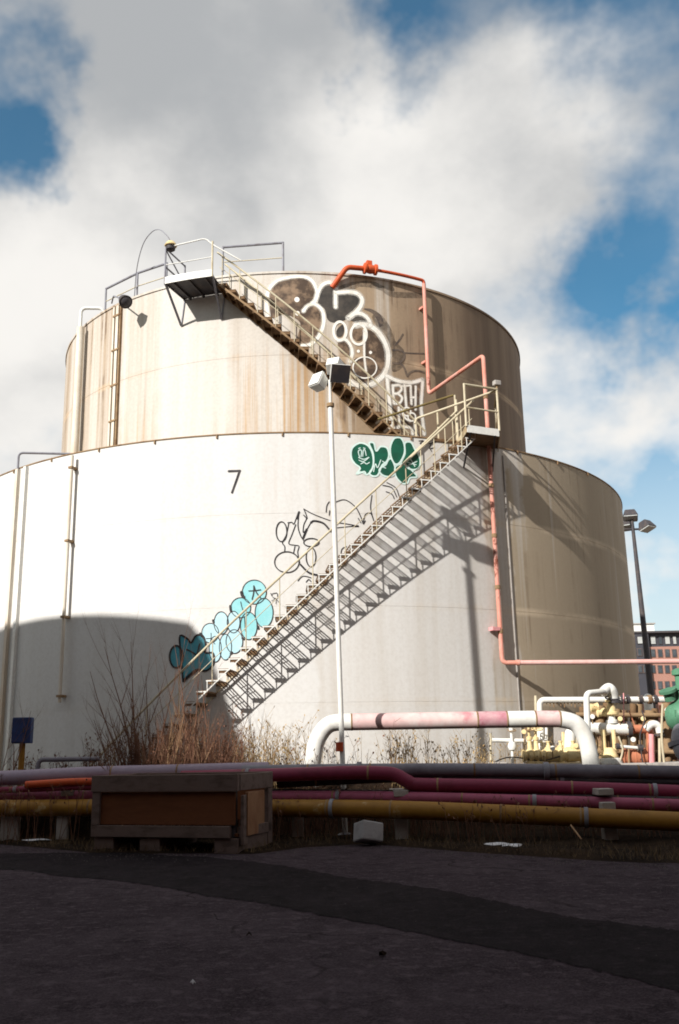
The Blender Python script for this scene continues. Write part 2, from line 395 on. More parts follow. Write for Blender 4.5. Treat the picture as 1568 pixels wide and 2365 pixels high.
# ------------------------------------------------------------------ mesh builder
class MB:
    def __init__(self):
        self.v = []; self.f = []; self.sm = []
    def add(self, vs, fs, smooth=False):
        n = len(self.v)
        self.v += [Vector(q) for q in vs]
        for q in fs:
            self.f.append([i + n for i in q]); self.sm.append(smooth)
        return self
    def hexa(self, p):
        """8 corners: 0-3 bottom ring, 4-7 top ring"""
        return self.add(p, [(3, 2, 1, 0), (4, 5, 6, 7), (0, 1, 5, 4), (1, 2, 6, 5), (2, 3, 7, 6), (3, 0, 4, 7)])
    def box(self, c, s, rz=0.0, mat=None):
        x, y, z = s[0] / 2, s[1] / 2, s[2] / 2
        Rm = Matrix.Rotation(rz, 3, 'Z') if mat is None else mat
        c = Vector(c)
        return self.hexa([c + Rm @ Vector(q) for q in ((-x, -y, -z), (x, -y, -z), (x, y, -z), (-x, y, -z), (-x, -y, z), (x, -y, z), (x, y, z), (-x, y, z))])
    def bar(self, a, b, w, h, up=(0, 0, 1)):
        a = Vector(a); b = Vector(b); d = (b - a).normalized(); up = Vector(up)
        s = d.cross(up)
        if s.length < 1e-4: s = d.cross(Vector((1, 0, 0)))
        s.normalize(); u = s.cross(d).normalized()
        s *= w / 2; u *= h / 2
        return self.hexa([a - s - u, a + s - u, b + s - u, b - s - u, a - s + u, a + s + u, b + s + u, b - s + u])
    def tube(self, path, r, n=10, cap=True):
        P = [Vector(q) for q in path]
        R = r if isinstance(r, (list, tuple)) else [r] * len(P)
        t0 = (P[1] - P[0]).normalized()
        ref = Vector((0, 0, 1)) if abs(t0.z) < .9 else Vector((1, 0, 0))
        nrm = (ref - t0 * ref.dot(t0)).normalized()
        vs = []
        for i, p in enumerate(P):
            if i == 0: t = t0
            elif i == len(P) - 1: t = (P[i] - P[i - 1]).normalized()
            else:
                t = ((P[i] - P[i - 1]).normalized() + (P[i + 1] - P[i]).normalized())
                t = t.normalized() if t.length > 1e-6 else t0
            nrm = nrm - t * nrm.dot(t)
            nrm.normalize()
            bn = t.cross(nrm)
            for j in range(n):
                a = 2 * math.pi * j / n
                vs.append(p + (nrm * math.cos(a) + bn * math.sin(a)) * R[i])
        fs = []
        for i in range(len(P) - 1):
            for j in range(n):
                fs.append((i * n + j, i * n + (j + 1) % n, (i + 1) * n + (j + 1) % n, (i + 1) * n + j))
        self.add(vs, fs, True)
        if cap:
            k = len(self.v) - len(vs)
            self.f.append([k + j for j in reversed(range(n))]); self.sm.append(False)
            self.f.append([k + (len(P) - 1) * n + j for j in range(n)]); self.sm.append(False)
        return self
    def lathe(self, prof, c, axis=(0, 0, 1), n=16):
        """prof: (radius, height) pairs along axis"""
        ax = Vector(axis).normalized(); ref = Vector((1, 0, 0)) if abs(ax.x) < .8 else Vector((0, 1, 0))
        u = ax.cross(ref).normalized(); v = ax.cross(u); c = Vector(c)
        vs = []
        for (r, h) in prof:
            for j in range(n):
                a = 2 * math.pi * j / n
                vs.append(c + ax * h + (u * math.cos(a) + v * math.sin(a)) * max(r, 1e-4))
        fs = [(i * n + j, i * n + (j + 1) % n, (i + 1) * n + (j + 1) % n, (i + 1) * n + j) for i in range(len(prof) - 1) for j in range(n)]
        self.add(vs, fs, True)
        k = len(self.v) - len(vs)
        self.f.append([k + j for j in reversed(range(n))]); self.sm.append(False)
        self.f.append([k + (len(prof) - 1) * n + j for j in range(n)]); self.sm.append(False)
        return self
    def build(self, name, mat, parent=None, bevel=0.0, fixn=True, sharp=True):
        org = Vector((0, 0, 0))
        q = parent
        while q is not None:
            org += q.location; q = q.parent
        me = bpy.data.meshes.new(name)
        loc = Vector((0, 0, 0))
        if parent is None and self.v:
            xs = [p.x for p in self.v]; ys = [p.y for p in self.v]; zs = [p.z for p in self.v]
            loc = Vector(((min(xs) + max(xs)) / 2, (min(ys) + max(ys)) / 2, min(zs)))
        me.from_pydata([tuple(p - org - loc) for p in self.v], [], self.f)
        me.polygons.foreach_set('use_smooth', self.sm)
        me.materials.append(mat)
        if fixn:
            bm = bmesh.new(); bm.from_mesh(me); bmesh.ops.recalc_face_normals(bm, faces=bm.faces); bm.to_mesh(me); bm.free()
        if sharp and any(self.sm):
            try: me.set_sharp_from_angle(angle=rad(40))
            except Exception: pass
        o = bpy.data.objects.new(name, me)
        COL.objects.link(o)
        o.location = loc
        o.parent = parent
        if bevel:
            md = o.modifiers.new('bevel', 'BEVEL'); md.width = bevel; md.segments = 2; md.limit_method = 'ANGLE'
        return o


def empty(name, loc):
    o = bpy.data.objects.new(name, None)
    COL.objects.link(o); o.location = loc; o.empty_display_size = .3
    return o


def tag(o, label, cat, group=None, kind=None):
    if label: o['label'] = label
    if cat: o['category'] = cat
    if group: o['group'] = group
    if kind: o['kind'] = kind
    return o


def smooth_path(pts, n=6, closed=False):
    P = [Vector(p) for p in pts]; out = []
    m = len(P)
    for i in range(m if closed else m - 1):
        p0 = P[(i - 1) % m] if closed or i > 0 else P[0]
        p1 = P[i]; p2 = P[(i + 1) % m]
        p3 = P[(i + 2) % m] if closed or i + 2 < m else P[m - 1]
        for j in range(n):
            t = j / n
            out.append(.5 * ((2 * p1) + (p2 - p0) * t + (2 * p0 - 5 * p1 + 4 * p2 - p3) * t * t + (3 * p1 - p0 - 3 * p2 + p3) * t ** 3))
    if not closed: out.append(P[-1])
    return out


def bend(pts, r, n=7):
    """polyline with rounded elbows of radius r"""
    P = [Vector(p) for p in pts]
    out = [P[0]]
    for i in range(1, len(P) - 1):
        a = (P[i - 1] - P[i]); b = (P[i + 1] - P[i])
        rr = min(r, a.length * .49, b.length * .49)
        A = P[i] + a.normalized() * rr; B = P[i] + b.normalized() * rr
        for j in range(n + 1):
            t = j / n
            out.append((1 - t) ** 2 * A + 2 * t * (1 - t) * P[i] + t * t * B)
    out.append(P[-1])
    return out


# ------------------------------------------------------------------ ground
def sheet(name, poly, z, mat, dense=None):
    bm = bmesh.new()
    f = bm.faces.new([bm.verts.new((p[0], p[1], z)) for p in poly])
    bmesh.ops.recalc_face_normals(bm, faces=bm.faces)
    if f.normal.z < 0: f.normal_flip()
    me = bpy.data.meshes.new(name); bm.to_mesh(me); bm.free(); me.materials.append(mat)
    o = bpy.data.objects.new(name, me); COL.objects.link(o)
    tag(o, None, None, kind='structure')
    return o


sheet('ground', [(-700, -300), (700, -300), (700, 1200), (-700, 1200)], -.03, LOT)
edge_px = [(-400, 1930), (0, 1950), (215, 1972), (420, 1972), (585, 1974), (700, 1958), (850, 1950), (1000, 1962), (1130, 1972), (1300, 1984), (1568, 1998), (1800, 2010)]
EDGE = [onz(px, py, 0) for px, py in edge_px]
def edge_y(x):
    xs = [p.x for p in EDGE]
    return float(np.interp(x, xs, [p.y for p in EDGE]))
ap = [(-40, -25), (40, -25), (40, edge_y(40) + .4)]
xs_ = np.linspace(9, -12, 140)
ap += [(float(x), edge_y(x) + .35 + .05 * math.sin(x * 7)) for x in xs_]
ap += [(-40, edge_y(-12) + .3)]
sheet('asphalt_yard', ap, 0.0, ASPH)
# darker resurfaced strip with ragged edges
top_px = [(-300, 1962), (0, 1972), (240, 1968), (420, 1976), (580, 1992), (780, 2020), (1000, 2053), (1300, 2110), (1568, 2152), (1900, 2215)]
bot_px = [(-300, 1985), (0, 2008), (300, 2038), (500, 2068), (700, 2107), (1000, 2162), (1300, 2228), (1568, 2290), (1900, 2380)]
from mathutils.noise import noise as mnz
def ragged(pts, amp):
    P = [onz(a, b_, 0) for a, b_ in pts]
    Q = smooth_path(P, 24)
    return [(p.x, p.y + amp * (rnd.random() - .5) + amp * .5 * math.sin(p.x * 3.1 + amp * 90) + amp * 1.2 * mnz(Vector((p.x * 1.7, amp * 50, 0)))) for p in Q]
sheet('asphalt_strip', ragged(bot_px, .11) + list(reversed(ragged(top_px, .13))), .005, ASPHD)

# soil bank beneath the pipes: uneven sheet
from mathutils import noise as mnoise
def berm(y):
    t = min(1, max(0, (y - 17.9) / 1.2)); return .82 * t * t * (3 - 2 * t)
mb = MB()
NX, NY = 150, 60
vs = []
for j in range(NY + 1):
    for i in range(NX + 1):
        x = -12 + 24.0 * i / NX
        y0 = edge_y(x) + .12 * mnoise.noise(Vector((x * 1.3, 0, 3))) + .07 * mnoise.noise(Vector((x * 5, 0, 8)))
        t = j / NY
        y = y0 + (21.5 - y0) * t ** 1.25
        h = mnoise.noise(Vector((x * .8, y * .8, 1))) * .05 + mnoise.noise(Vector((x * 3, y * 3, 5))) * .035 + .02 + mnoise.noise(Vector((x * 9, y * 9, 5))) * .018
        z = -.02 + (h + .04) * min(1, t * 9) + berm(y)
        vs.append((x, y, z))
mb.add(vs, [(j * (NX + 1) + i, j * (NX + 1) + i + 1, (j + 1) * (NX + 1) + i + 1, (j + 1) * (NX + 1) + i) for j in range(NY) for i in range(NX)], True)
soil = mb.build('soil_bank', SOIL, sharp=False)
tag(soil, None, None, kind='structure')

# ------------------------------------------------------------------ neighbours out of frame whose shade falls on the yard, plus added sky blockers
def uv_pt(u, a, z):
    hx, hy = -math.sin(rad(SUN_AZ)), -math.cos(rad(SUN_AZ))
    px_, py_ = hy, -hx
    return Vector((hx * a + px_ * u, hy * a + py_ * u, z))
SLOPE = math.tan(rad(SUN_EL))
ROOF_A = 17.05
wh = empty('warehouse', (-16, -11, 0))
mb = MB(); mb.box((-16, -11.0, ROOF_A / 2 - .2), (62, 16, ROOF_A - .4)); mb.build('wall', BRICKM, wh)
mb = MB(); mb.box((-16, -11.0, ROOF_A - .2), (62.3, 16.3, .4)); mb.build('parapet', CONC, wh)
wmesh = None
for i in range(14):
    for j in range(3):
        mb = MB(); cx_ = -44 + i * 4.2; cz_ = 3.2 + j * 4.6
        mb.box((cx_, -2.98, cz_), (1.9, .10, 2.4)); wn = mb.build('window', WINDM, wh)
        mb = MB(); mb.box((cx_, -2.90, cz_ - 1.28), (2.2, .22, .14)); mb.build('sill', CONC, wn)
mb = MB(); mb.box((-6, -.85, 4.75), (42, 4.2, .22)); mb.build('added_shade_canopy', DARKM, wh)  # added overhead, out of view, to cut sky light on the near ground
for i in range(9):
    mb = MB(); mb.bar((-24 + i * 4.5, -2.9, 6.6), (-24 + i * 4.5, 1.1, 4.88), .06, .06); mb.build('shade_canopy_tie', DARKM, wh)
tag(wh, 'long tall brick warehouse behind the viewer that shades the yard', 'building')

wg = empty('right_sky_blocker', (18, 3, 0))  # unseen block added to keep sky light off the yard
mb = MB(); mb.box((19, 4.6, 6.5), (14, 15, 13)); mb.build('wall', BRICKM, wg)
mb = MB(); mb.box((19, 4.6, 13.15), (14.3, 15.3, .3)); mb.build('parapet', CONC, wg)
for i in range(4):
    for j in range(3):
        mb = MB(); mb.box((11.98, -.5 + i * 3.4, 2.6 + j * 3.9), (.10, 1.5, 1.9)); mb.build('window', WINDM, wg)
tag(wg, 'added brick block out of frame at right that blocks sky light', 'building')
# tall block to the left: shoulder-shaped end seen from the sun
TW = empty('pump_house', uv_pt(19.5, 3, 0))
aA = 0.0
def vz(v, a): return v + (a - 8) * SLOPE
prof = [(14.45, 0), (14.45, vz(14.2, aA)), (14.75, vz(15.2, aA)), (15.15, vz(16.2, aA)), (15.45, vz(16.52, aA)), (24.5, vz(16.52, aA)), (24.5, 0)]
mb = MB(); n = len(prof)
def aoff(u): return (u - 15.45) * .175 if u > 15.45 else 0.0
front = [uv_pt(u, aA + aoff(u), z) for u, z in prof]
back = [uv_pt(u, aA + aoff(u) + 7, z) for u, z in prof]
mb.add(front + back, [tuple(range(n)), tuple(reversed(range(n, 2 * n)))] + [(i, (i + 1) % n, n + (i + 1) % n, n + i) for i in range(n)])
mb.build('wall', CONC, TW)
mb = MB(); q = uv_pt(19.5, aA + aoff(19.5) - .04, 0); r_ = uv_pt(21.5, aA + aoff(21.5) - .04, 0)
mb.bar(q + Vector((0, 0, 1.1)), r_ + Vector((0, 0, 1.1)), .1, 2.2); mb.build('door', GREYM, TW)
tag(TW, 'concrete pump house out of frame at left with sloping shoulder', 'building')

# ------------------------------------------------------------------ the tank
def ring(name, R0, R1_, z0, z1, mat, parent, seg=900):
    """closed ring wall between two radii"""
    mb = MB(); vs = []
    for i in range(seg):
        p = 2 * math.pi * i / seg
        for (R, z) in ((R1_, z0), (R1_, z1), (R0, z1), (R0, z0)):
            vs.append(pol(R, p, z))
    fs = []
    for i in range(seg):
        a = i * 4; b_ = ((i + 1) % seg) * 4
        for j in range(4):
            fs.append((a + j, b_ + j, b_ + (j + 1) % 4, a + (j + 1) % 4))
    mb.add(vs, fs, True)
    o = mb.build(name, mat, parent)
    return o


outer = empty('containment_wall', AXIS)
tag(outer, 'lower and wider round white wall numbered 7, graffitied, ringing the tank', 'tank wall')
inner = empty('storage_tank', AXIS)
tag(inner, 'taller inner round steel tank streaked with brown rust, above the white wall', 'tank')
zs = [0.0, 2.46, 4.5, 6.55, Z1]
for i in range(4):
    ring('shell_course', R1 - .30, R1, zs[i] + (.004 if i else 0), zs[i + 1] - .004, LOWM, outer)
for z in zs[1:-1]:
    ring('joint', R1 - .28, R1 - .004, z - .02, z + .02, LOWM, outer)
ring('rim_angle', R1 - .32, R1 + .018, Z1 - .022, Z1 + .004, RUSTS, outer)
for i in range(-6, 7):
    p = rad(i * 8.2 + 1.0)
    mb = MB(); mb.box(pol(R1 + .015, p, Z1 - .05), (.03, .04, .09), p); mb.build('rim_bolt', RUSTS, outer)
ring('annulus_floor', R2 + .01, R1 - .31, .3, .5, CONC, outer, 90)
uz = [.5, 6.0, 8.75, 11.5, Z2]
for i in range(4):
    ring('shell_course', R2 - .03, R2, uz[i] + (.004 if i else 0), uz[i + 1] - .004, UPM, inner)
for z in uz[1:-1]:
    ring('joint', R2 - .03, R2 - .006, z - .012, z + .012, UPM, inner)
ring('rim_angle', R2 - .05, R2 + .03, Z2 - .05, Z2 + .01, UPM, inner)
mb = MB(); vs = [pol(0.0, 0, Z2 + .55)]; fs = []
for i in range(120): vs.append(pol(R2 - .04, 2 * math.pi * i / 120, Z2 - .03))
for i in range(120): fs.append((0, 1 + i, 1 + (i + 1) % 120))
mb.add(vs, fs, True); mb.build('roof', ROOFM, inner)


# ------------------------------------------------------------------ paint on the walls (numeral, graffiti, a pipe shadow)
def T4(x, y): return (612.5 + .24414 * x, 627.8 + .24414 * y)
def T3(x, y): return (597.2 + .29297 * x, 980.0 + .29297 * y)
def T2(x, y): return (367.5 + .19531 * x, 1301.5 + .19531 * y)
def T0(x, y): return (x, y)
LAYER = [0]


def uvz(px, py, R):
    p, z = cylco(px, py, R); return Vector((p * R, z, 0))


def stroke(mb, pts, width, R, T, off, closed=False, n=6, taper=False):
    P = smooth_path([uvz(*T(*p), R) for p in pts], n, closed)
    if closed: P.append(P[0].copy())
    # resample short
    vs = []; m = len(P)
    for i, p in enumerate(P):
        a = P[max(i - 1, 0)]; b_ = P[min(i + 1, m - 1)]
        if closed and i in (0, m - 1): a = P[m - 2]; b_ = P[1]
        t = (b_ - a); t = t.normalized() if t.length > 1e-9 else Vector((1, 0, 0))
        nn = Vector((-t.y, t.x, 0))
        wv = width * (1 + .12 * mnoise.noise(Vector((p.x * 3, p.y * 3, R))))
        if taper: wv *= .45 + .55 * math.sin(math.pi * min(1, max(0, i / (m - 1))) * .9 + .15)
        LAYER[0] += 1
        o_ = off + (LAYER[0] % 40) * .00008
        for s in (-1, 1):
            q = p + nn * (wv / 2 * s)
            vs.append(pol(R + o_, q.x / R, q.y))
    mb.add(vs, [(2 * i, 2 * i + 1, 2 * i + 3, 2 * i + 2) for i in range(m - 1)])
    if not closed:
        for e in (0, m - 1):
            pv = P[e]; k = 10; vv = [pol(R + off + .0034, (pv.x + width / 2 * math.cos(2 * math.pi * j / k)) / R, pv.y + width / 2 * math.sin(2 * math.pi * j / k)) for j in range(k)]
            if not taper: mb.add(vv, [tuple(range(k))])


def fill(pts, R, T, off, name, mat, parent, sm=True):
    P = [uvz(*T(*p), R) for p in pts]
    if sm: P = smooth_path(P, 5, True)
    bm = bmesh.new()
    f = bm.faces.new([bm.verts.new((p.x, p.y, 0)) for p in P])
    bmesh.ops.triangulate(bm, faces=[f])
    for _ in range(4):
        es = [e for e in bm.edges if e.calc_length() > .22]
        if not es: break
        bmesh.ops.subdivide_edges(bm, edges=es, cuts=1)
        bmesh.ops.triangulate(bm, faces=[q for q in bm.faces if len(q.verts) > 3])
    for v in bm.verts:
        q = pol(R + off, v.co.x / R, v.co.y); v.co = q - AXIS
    bmesh.ops.recalc_face_normals(bm, faces=bm.faces)
    me = bpy.data.meshes.new(name); bm.to_mesh(me); bm.free(); me.materials.append(mat)
    o = bpy.data.objects.new(name, me); COL.objects.link(o); o.parent = parent
    return o


def ell(cx, cy, rx, ry, n=14, rot=0.0):
    c_, s_ = math.cos(rot), math.sin(rot)
    return [(cx + rx * math.cos(2 * math.pi * i / n) * c_ - ry * math.sin(2 * math.pi * i / n) * s_,
             cy + rx * math.cos(2 * math.pi * i / n) * s_ + ry * math.sin(2 * math.pi * i / n) * c_) for i in range(n)]


# the numeral
mb = MB()
stroke(mb, [(528.5, 1088), (542, 1087.6), (554, 1087)], .052, R1, T0, .005, n=3)
stroke(mb, [(553.5, 1087.5), (545, 1112), (536, 1137)], .052, R1, T0, .0065, n=3)
mb.build('painted_numeral', P_BLACK, outer, fixn=False)

def spray(name, c, amt):
    m, k, b = newmat(name)
    tc = k.n('ShaderNodeTexCoord'); n1 = k.noise(tc.outputs['Object'], 7, 5, .7)
    b.inputs['Base Color'].default_value = tuple(c) + (1,); b.inputs['Roughness'].default_value = .7
    k.t.links.new(k.ramp(n1, .30, .75, amt * .35, amt), b.inputs['Alpha'])
    return m
S_WHITE = spray('white_overspray', (.80, .76, .68), .55)
S_DARK = spray('dark_overspray_and_shadow', (.05, .038, .03), .55)
S_MINT = spray('mint_overspray', (.60, .74, .68), .5)
# large brown and white piece high on the inner tank
gp = inner
fill([(40, 200), (90, 110), (200, 65), (320, 55), (420, 70), (480, 150), (485, 240), (440, 300), (520, 350), (545, 430), (530, 560), (470, 650), (380, 690), (300, 640), (330, 480), (180, 400), (60, 430)], R2, T4, .004, 'graffiti_fill', P_DKBR, gp)
fill([(530, 170), (590, 120), (640, 130), (690, 180), (800, 190), (880, 230), (885, 300), (800, 400), (760, 450), (660, 480), (590, 450), (560, 350), (500, 300)], R2, T4, .0055, 'graffiti_fill', P_DKGR, gp)
fill([(800, 450), (860, 410), (930, 420), (970, 480), (900, 490)], R2, T4, .0048, 'graffiti_fill', P_DKGR, gp)
fill([(700, 520), (735, 500), (745, 560), (720, 610), (680, 610), (672, 560)], R2, T4, .0050, 'graffiti_fill', P_DKGR, gp)
fill([(690, 660), (750, 650), (800, 710), (810, 790), (760, 800), (700, 740)], R2, T4, .0046, 'graffiti_fill', P_DKBR, gp)
fill([(950, 560), (1050, 590), (1120, 700), (1140, 800), (1110, 930), (1040, 1020), (930, 1050), (830, 1010), (815, 900), (850, 820), (930, 790)], R2, T4, .0044, 'graffiti_fill', P_DKBR, gp)
fill(ell(880, 590, 58, 62), R2, T4, .0052, 'graffiti_fill', P_DKBR, gp)
fill([(1185, 1030), (1300, 1060), (1475, 1040), (1460, 1250), (1480, 1530), (1430, 1555), (1400, 1470), (1300, 1450), (1210, 1470), (1195, 1250)], R2, T4, .0042, 'graffiti_fill', P_DKBR, gp)
fill([(1120, 480), (1085, 400), (1000, 350), (930, 350), (1010, 390), (1060, 460), (1080, 520)], R2, T4, .0040, 'graffiti_fill', P_FADE, gp)
mb = MB(); ov = MB()
for pts, wd in [([(30, 450), (15, 300), (30, 180), (90, 100), (180, 60), (300, 42), (400, 55), (460, 110), (492, 200), (480, 260), (440, 300)], .085),
                ([(360, 370), (400, 322), (460, 305), (520, 340), (550, 400), (552, 480), (530, 560), (500, 620), (460, 660), (420, 690), (330, 702)], .085),
                ([(470, 280), (500, 190), (540, 125), (600, 98), (645, 120), (672, 160)], .095),
                ([(664, 185), (664, 260), (666, 335)], .085),
                ([(685, 195), (790, 190), (870, 205), (915, 260), (900, 325), (850, 385), (785, 438)], .10),
                ([(785, 435), (850, 392), (920, 402), (975, 450), (992, 505)], .10),
                ([(690, 650), (755, 640), (805, 695), (822, 770), (800, 850)], .075),
                ([(850, 505), (920, 495), (1000, 515), (1080, 585), (1140, 690), (1162, 790), (1152, 900), (1110, 985), (1030, 1050), (950, 1075), (860, 1070), (795, 1035)], .12),
                ([(935, 550), (935, 680), (937, 800), (952, 940)], .05),
                ([(1148, 985), (1160, 1100), (1175, 1250), (1188, 1400), (1190, 1490)], .085),
                ([(1160, 988), (1250, 1030), (1380, 1047), (1490, 1018)], .085),
                ([(1490, 1018), (1480, 1150), (1474, 1300), (1490, 1420), (1502, 1535)], .085),
                ([(1205, 1075), (1210, 1160), (1218, 1245)], .06), ([(1205, 1078), (1265, 1072), (1288, 1108), (1255, 1148), (1213, 1152)], .055),
                ([(1250, 1150), (1292, 1190), (1272, 1238), (1218, 1246)], .055),
                ([(1318, 1075), (1324, 1170), (1332, 1270)], .06), ([(1290, 1082), (1330, 1078), (1372, 1074)], .045),
                ([(1375, 1085), (1378, 1170), (1382, 1250)], .055), ([(1422, 1085), (1420, 1190), (1420, 1300)], .06), ([(1378, 1188), (1400, 1187), (1420, 1185)], .05),
                ([(1262, 1285), (1266, 1370), (1272, 1450)], .06), ([(1200, 1512), (1232, 1476), (1300, 1465), (1378, 1478), (1392, 1532)], .07), ([(1412, 1400), (1420, 1480), (1432, 1560)], .07),
                ([(1285, 1300), (1320, 1380), (1370, 1410)], .05)]:
    stroke(mb, pts, wd, R2, T4, .008)
    stroke(ov, pts, wd * 1.75, R2, T4, .0060)
for e, wd in [((705, 560, 60, 88), .075), ((882, 590, 74, 96), .07), ((940, 905, 112, 100), .035), ((1338, 1322, 36, 40), .045), ((1384, 1372, 36, 38), .045)]:
    stroke(mb, ell(*e), wd, R2, T4, .0115, closed=True, n=3)
mb.build('graffiti_outline', P_WHITE, gp, fixn=False)
ov.build('overspray_and_pipe_shadow', S_WHITE, gp, fixn=False)
fill([(1010, 420), (1090, 400), (1180, 520), (1230, 650), (1320, 760), (1300, 900), (1200, 940), (1200, 780), (1150, 620), (1060, 520)], R2, T4, .0030, 'overspray_and_pipe_shadow', S_DARK, gp)
fill([(690, 150), (800, 100), (1000, 85), (1110, 130), (1210, 185), (1470, 200), (1480, 245), (1300, 245), (1180, 232), (1080, 170), (900, 140), (800, 185)], R2, T4, .0030, 'overspray_and_pipe_shadow', S_DARK, gp)  # shadow of the red pipe, painted on as a dark translucent patch
for (x, y, r) in [(300, 262, 24), (305, 392, 22), (880, 750, 15), (995, 762, 15)]:
    fill(ell(x, y, r, r, 10), R2, T4, .009, 'graffiti_dot', P_WHITE, gp)
mb = MB()
for pts, wd in [([(1210, 740), (1270, 738), (1312, 770), (1310, 820), (1270, 860)], .06), ([(1270, 862), (1310, 900), (1342, 985)], .06), ([(1342, 985), (1380, 945), (1440, 935), (1500, 950)], .05),
                ([(1205, 862), (1240, 866), (1275, 862)], .05), ([(1320, 765), (1400, 770), (1500, 772)], .035), ([(1230, 690), (1270, 640), (1300, 590)], .045)]:
    stroke(mb, pts, wd, R2, T4, .0055)
mb.build('faded_graffiti_line', P_FADE, gp, fixn=False)

# green throw-up on the lower wall
gs = [[(790, 148), (850, 160), (890, 210), (905, 290), (890, 360), (850, 398), (832, 372), (770, 392), (800, 345), (760, 312), (730, 262), (735, 190)],
      [(870, 150), (908, 148), (926, 210), (960, 175), (1010, 185), (1026, 240), (1010, 290), (970, 325), (940, 398), (900, 408), (874, 382), (902, 330), (902, 230)],
      [(1045, 150), (1072, 108), (1120, 108), (1147, 160), (1147, 230), (1112, 300), (1075, 312), (1045, 262), (1036, 200)],
      [(958, 345), (1000, 318), (1020, 280), (1045, 272), (1072, 330), (1070, 390), (1030, 412), (980, 402), (952, 372)],
      [(1152, 148), (1200, 142), (1232, 200), (1268, 260), (1268, 330), (1230, 357), (1180, 347), (1150, 312), (1118, 312), (1152, 230)],
      [(1080, 330), (1140, 312), (1200, 357), (1247, 412), (1192, 422), (1172, 462), (1130, 464), (1088, 422), (1074, 380)]]
mb = MB()
for i, g in enumerate(gs):
    fill(g, R1, T3, .004 + i * .0006, 'graffiti_letter', P_GREEN, outer)
    stroke(mb, g, .038, R1, T3, .0085, closed=True, n=4)
for pts in [[(795, 258), (785, 215), (800, 200), (811, 214), (806, 256)], [(820, 252), (824, 208), (836, 200), (847, 245)], [(788, 262), (830, 275), (870, 258), (826, 292), (790, 282)],
            [(805, 312), (830, 300), (850, 312), (872, 300)], [(905, 372), (920, 310), (936, 342), (962, 280)], [(975, 290), (1000, 310), (965, 325), (1000, 345)],
            [(1180, 322), (1246, 292)], [(1196, 272), (1230, 332)], [(1175, 300), (1240, 318)], [(788, 190), (800, 186)], [(825, 186), (838, 190)], [(770, 392), (800, 372), (835, 392)]]:
    stroke(mb, pts, .022, R1, T3, .011, n=4)
mb.build('graffiti_outline', P_MINT, outer, fixn=False)

# cyan throw-up that climbs beside the stair
cy = [(ell(205, 1100, 78, 130), P_TEAL), ([(250, 850), (340, 890), (380, 935), (440, 850), (520, 855), (552, 960), (545, 1050), (640, 1060), (645, 1180), (560, 1265), (440, 1255), (330, 1350), (288, 1390), (275, 1250), (250, 1000)], P_TEAL),
      (ell(1125, 335, 142, 142), P_CYAN), (ell(1240, 580, 106, 172), P_CYAN), (ell(965, 520, 117, 118), P_CYAN), (ell(1060, 735, 98, 162), P_CYAN),
      (ell(735, 700, 85, 132), P_CYANL), (ell(880, 690, 75, 128), P_CYANL), (ell(605, 820, 100, 115), P_CYANL), (ell(890, 920, 98, 140), P_CYANL), (ell(785, 985, 72, 152), P_CYANL), (ell(665, 1010, 72, 152), P_CYANL)]
mb = MB()
for i, (g, m) in enumerate(cy):
    fill(g, R1, T2, .004 + i * .0006, 'graffiti_letter', m, outer)
    stroke(mb, g, .040 if m is P_TEAL else .017, R1, T2, .0125, closed=True, n=4)
for pts, wd in [([(1120, 262), (1118, 340), (1100, 420)], .025), ([(1060, 322), (1130, 318), (1200, 308)], .02), ([(1122, 270), (1150, 340), (1205, 412)], .025), ([(330, 1015), (390, 1045), (450, 1085)], .03), ([(450, 1085), (465, 1010), (480, 950)], .03),
                ([(965, 450), (975, 500), (995, 560)], .015), ([(1010, 640), (1015, 720), (1020, 800)], .015), ([(615, 820), (615, 880), (600, 960)], .014), ([(560, 885), (620, 882)], .014), ([(615, 880), (660, 950)], .014),
                ([(975, 340), (985, 375), (1000, 395)], .07), ([(842, 500), (846, 540), (850, 560)], .05), ([(490, 830), (505, 850)], .06), ([(640, 670), (645, 690)], .05), ([(850, 1060), (862, 1050)], .05), ([(1165, 740), (1172, 765)], .05), ([(985, 880), (1000, 890)], .045), ([(290, 1385), (360, 1320), (440, 1262)], .06),
                ([(1320, 350), (1335, 385), (1330, 360), (1360, 350), (1395, 350), (1395, 410), (1345, 400)], .014), ([(1330, 440), (1380, 420), (1425, 470)], .012), ([(1385, 430), (1380, 475)], .012)]:
    stroke(mb, pts, wd, R1, T2, .015, n=4)
mb.build('graffiti_outline', P_BLACK, outer, fixn=False)

# black line drawing
mb = MB()
for pts in [[(230, 775), (262, 772), (278, 785), (300, 730), (318, 688)], [(238, 778), (218, 870), (188, 930), (206, 962), (205, 1002)], [(292, 790), (262, 870), (238, 938), (285, 952), (318, 960), (308, 1010), (324, 1090)], [(286, 962), (276, 1010)],
            [(318, 690), (310, 800), (328, 870), (352, 912)], [(352, 905), (378, 830), (352, 852), (356, 790), (376, 742), (352, 712), (382, 742), (370, 700), (356, 666)], [(356, 666), (420, 702), (500, 735), (562, 757)], [(352, 890), (385, 820), (412, 772)],
            [(606, 772), (700, 785), (782, 800)], [(606, 816), (700, 806), (782, 800)], [(606, 612), (680, 594), (760, 648), (800, 718), (822, 782)], [(822, 782), (840, 712), (882, 700), (906, 758)], [(892, 560), (882, 660), (906, 756)], [(785, 740), (806, 775)], [(840, 760), (826, 785)],
            [(978, 480), (1050, 500), (1088, 572)], [(1010, 458), (1080, 500), (1106, 565)], [(1005, 530), (1050, 550), (1068, 585)], [(648, 1040), (655, 985), (690, 962)], [(310, 1232), (350, 1196), (412, 1208)], [(375, 1242), (395, 1222), (412, 1238)], [(532, 690), (538, 640), (556, 610)], [(556, 715), (560, 680)]]:
    stroke(mb, pts, .022, R1, T3, .006, n=5)
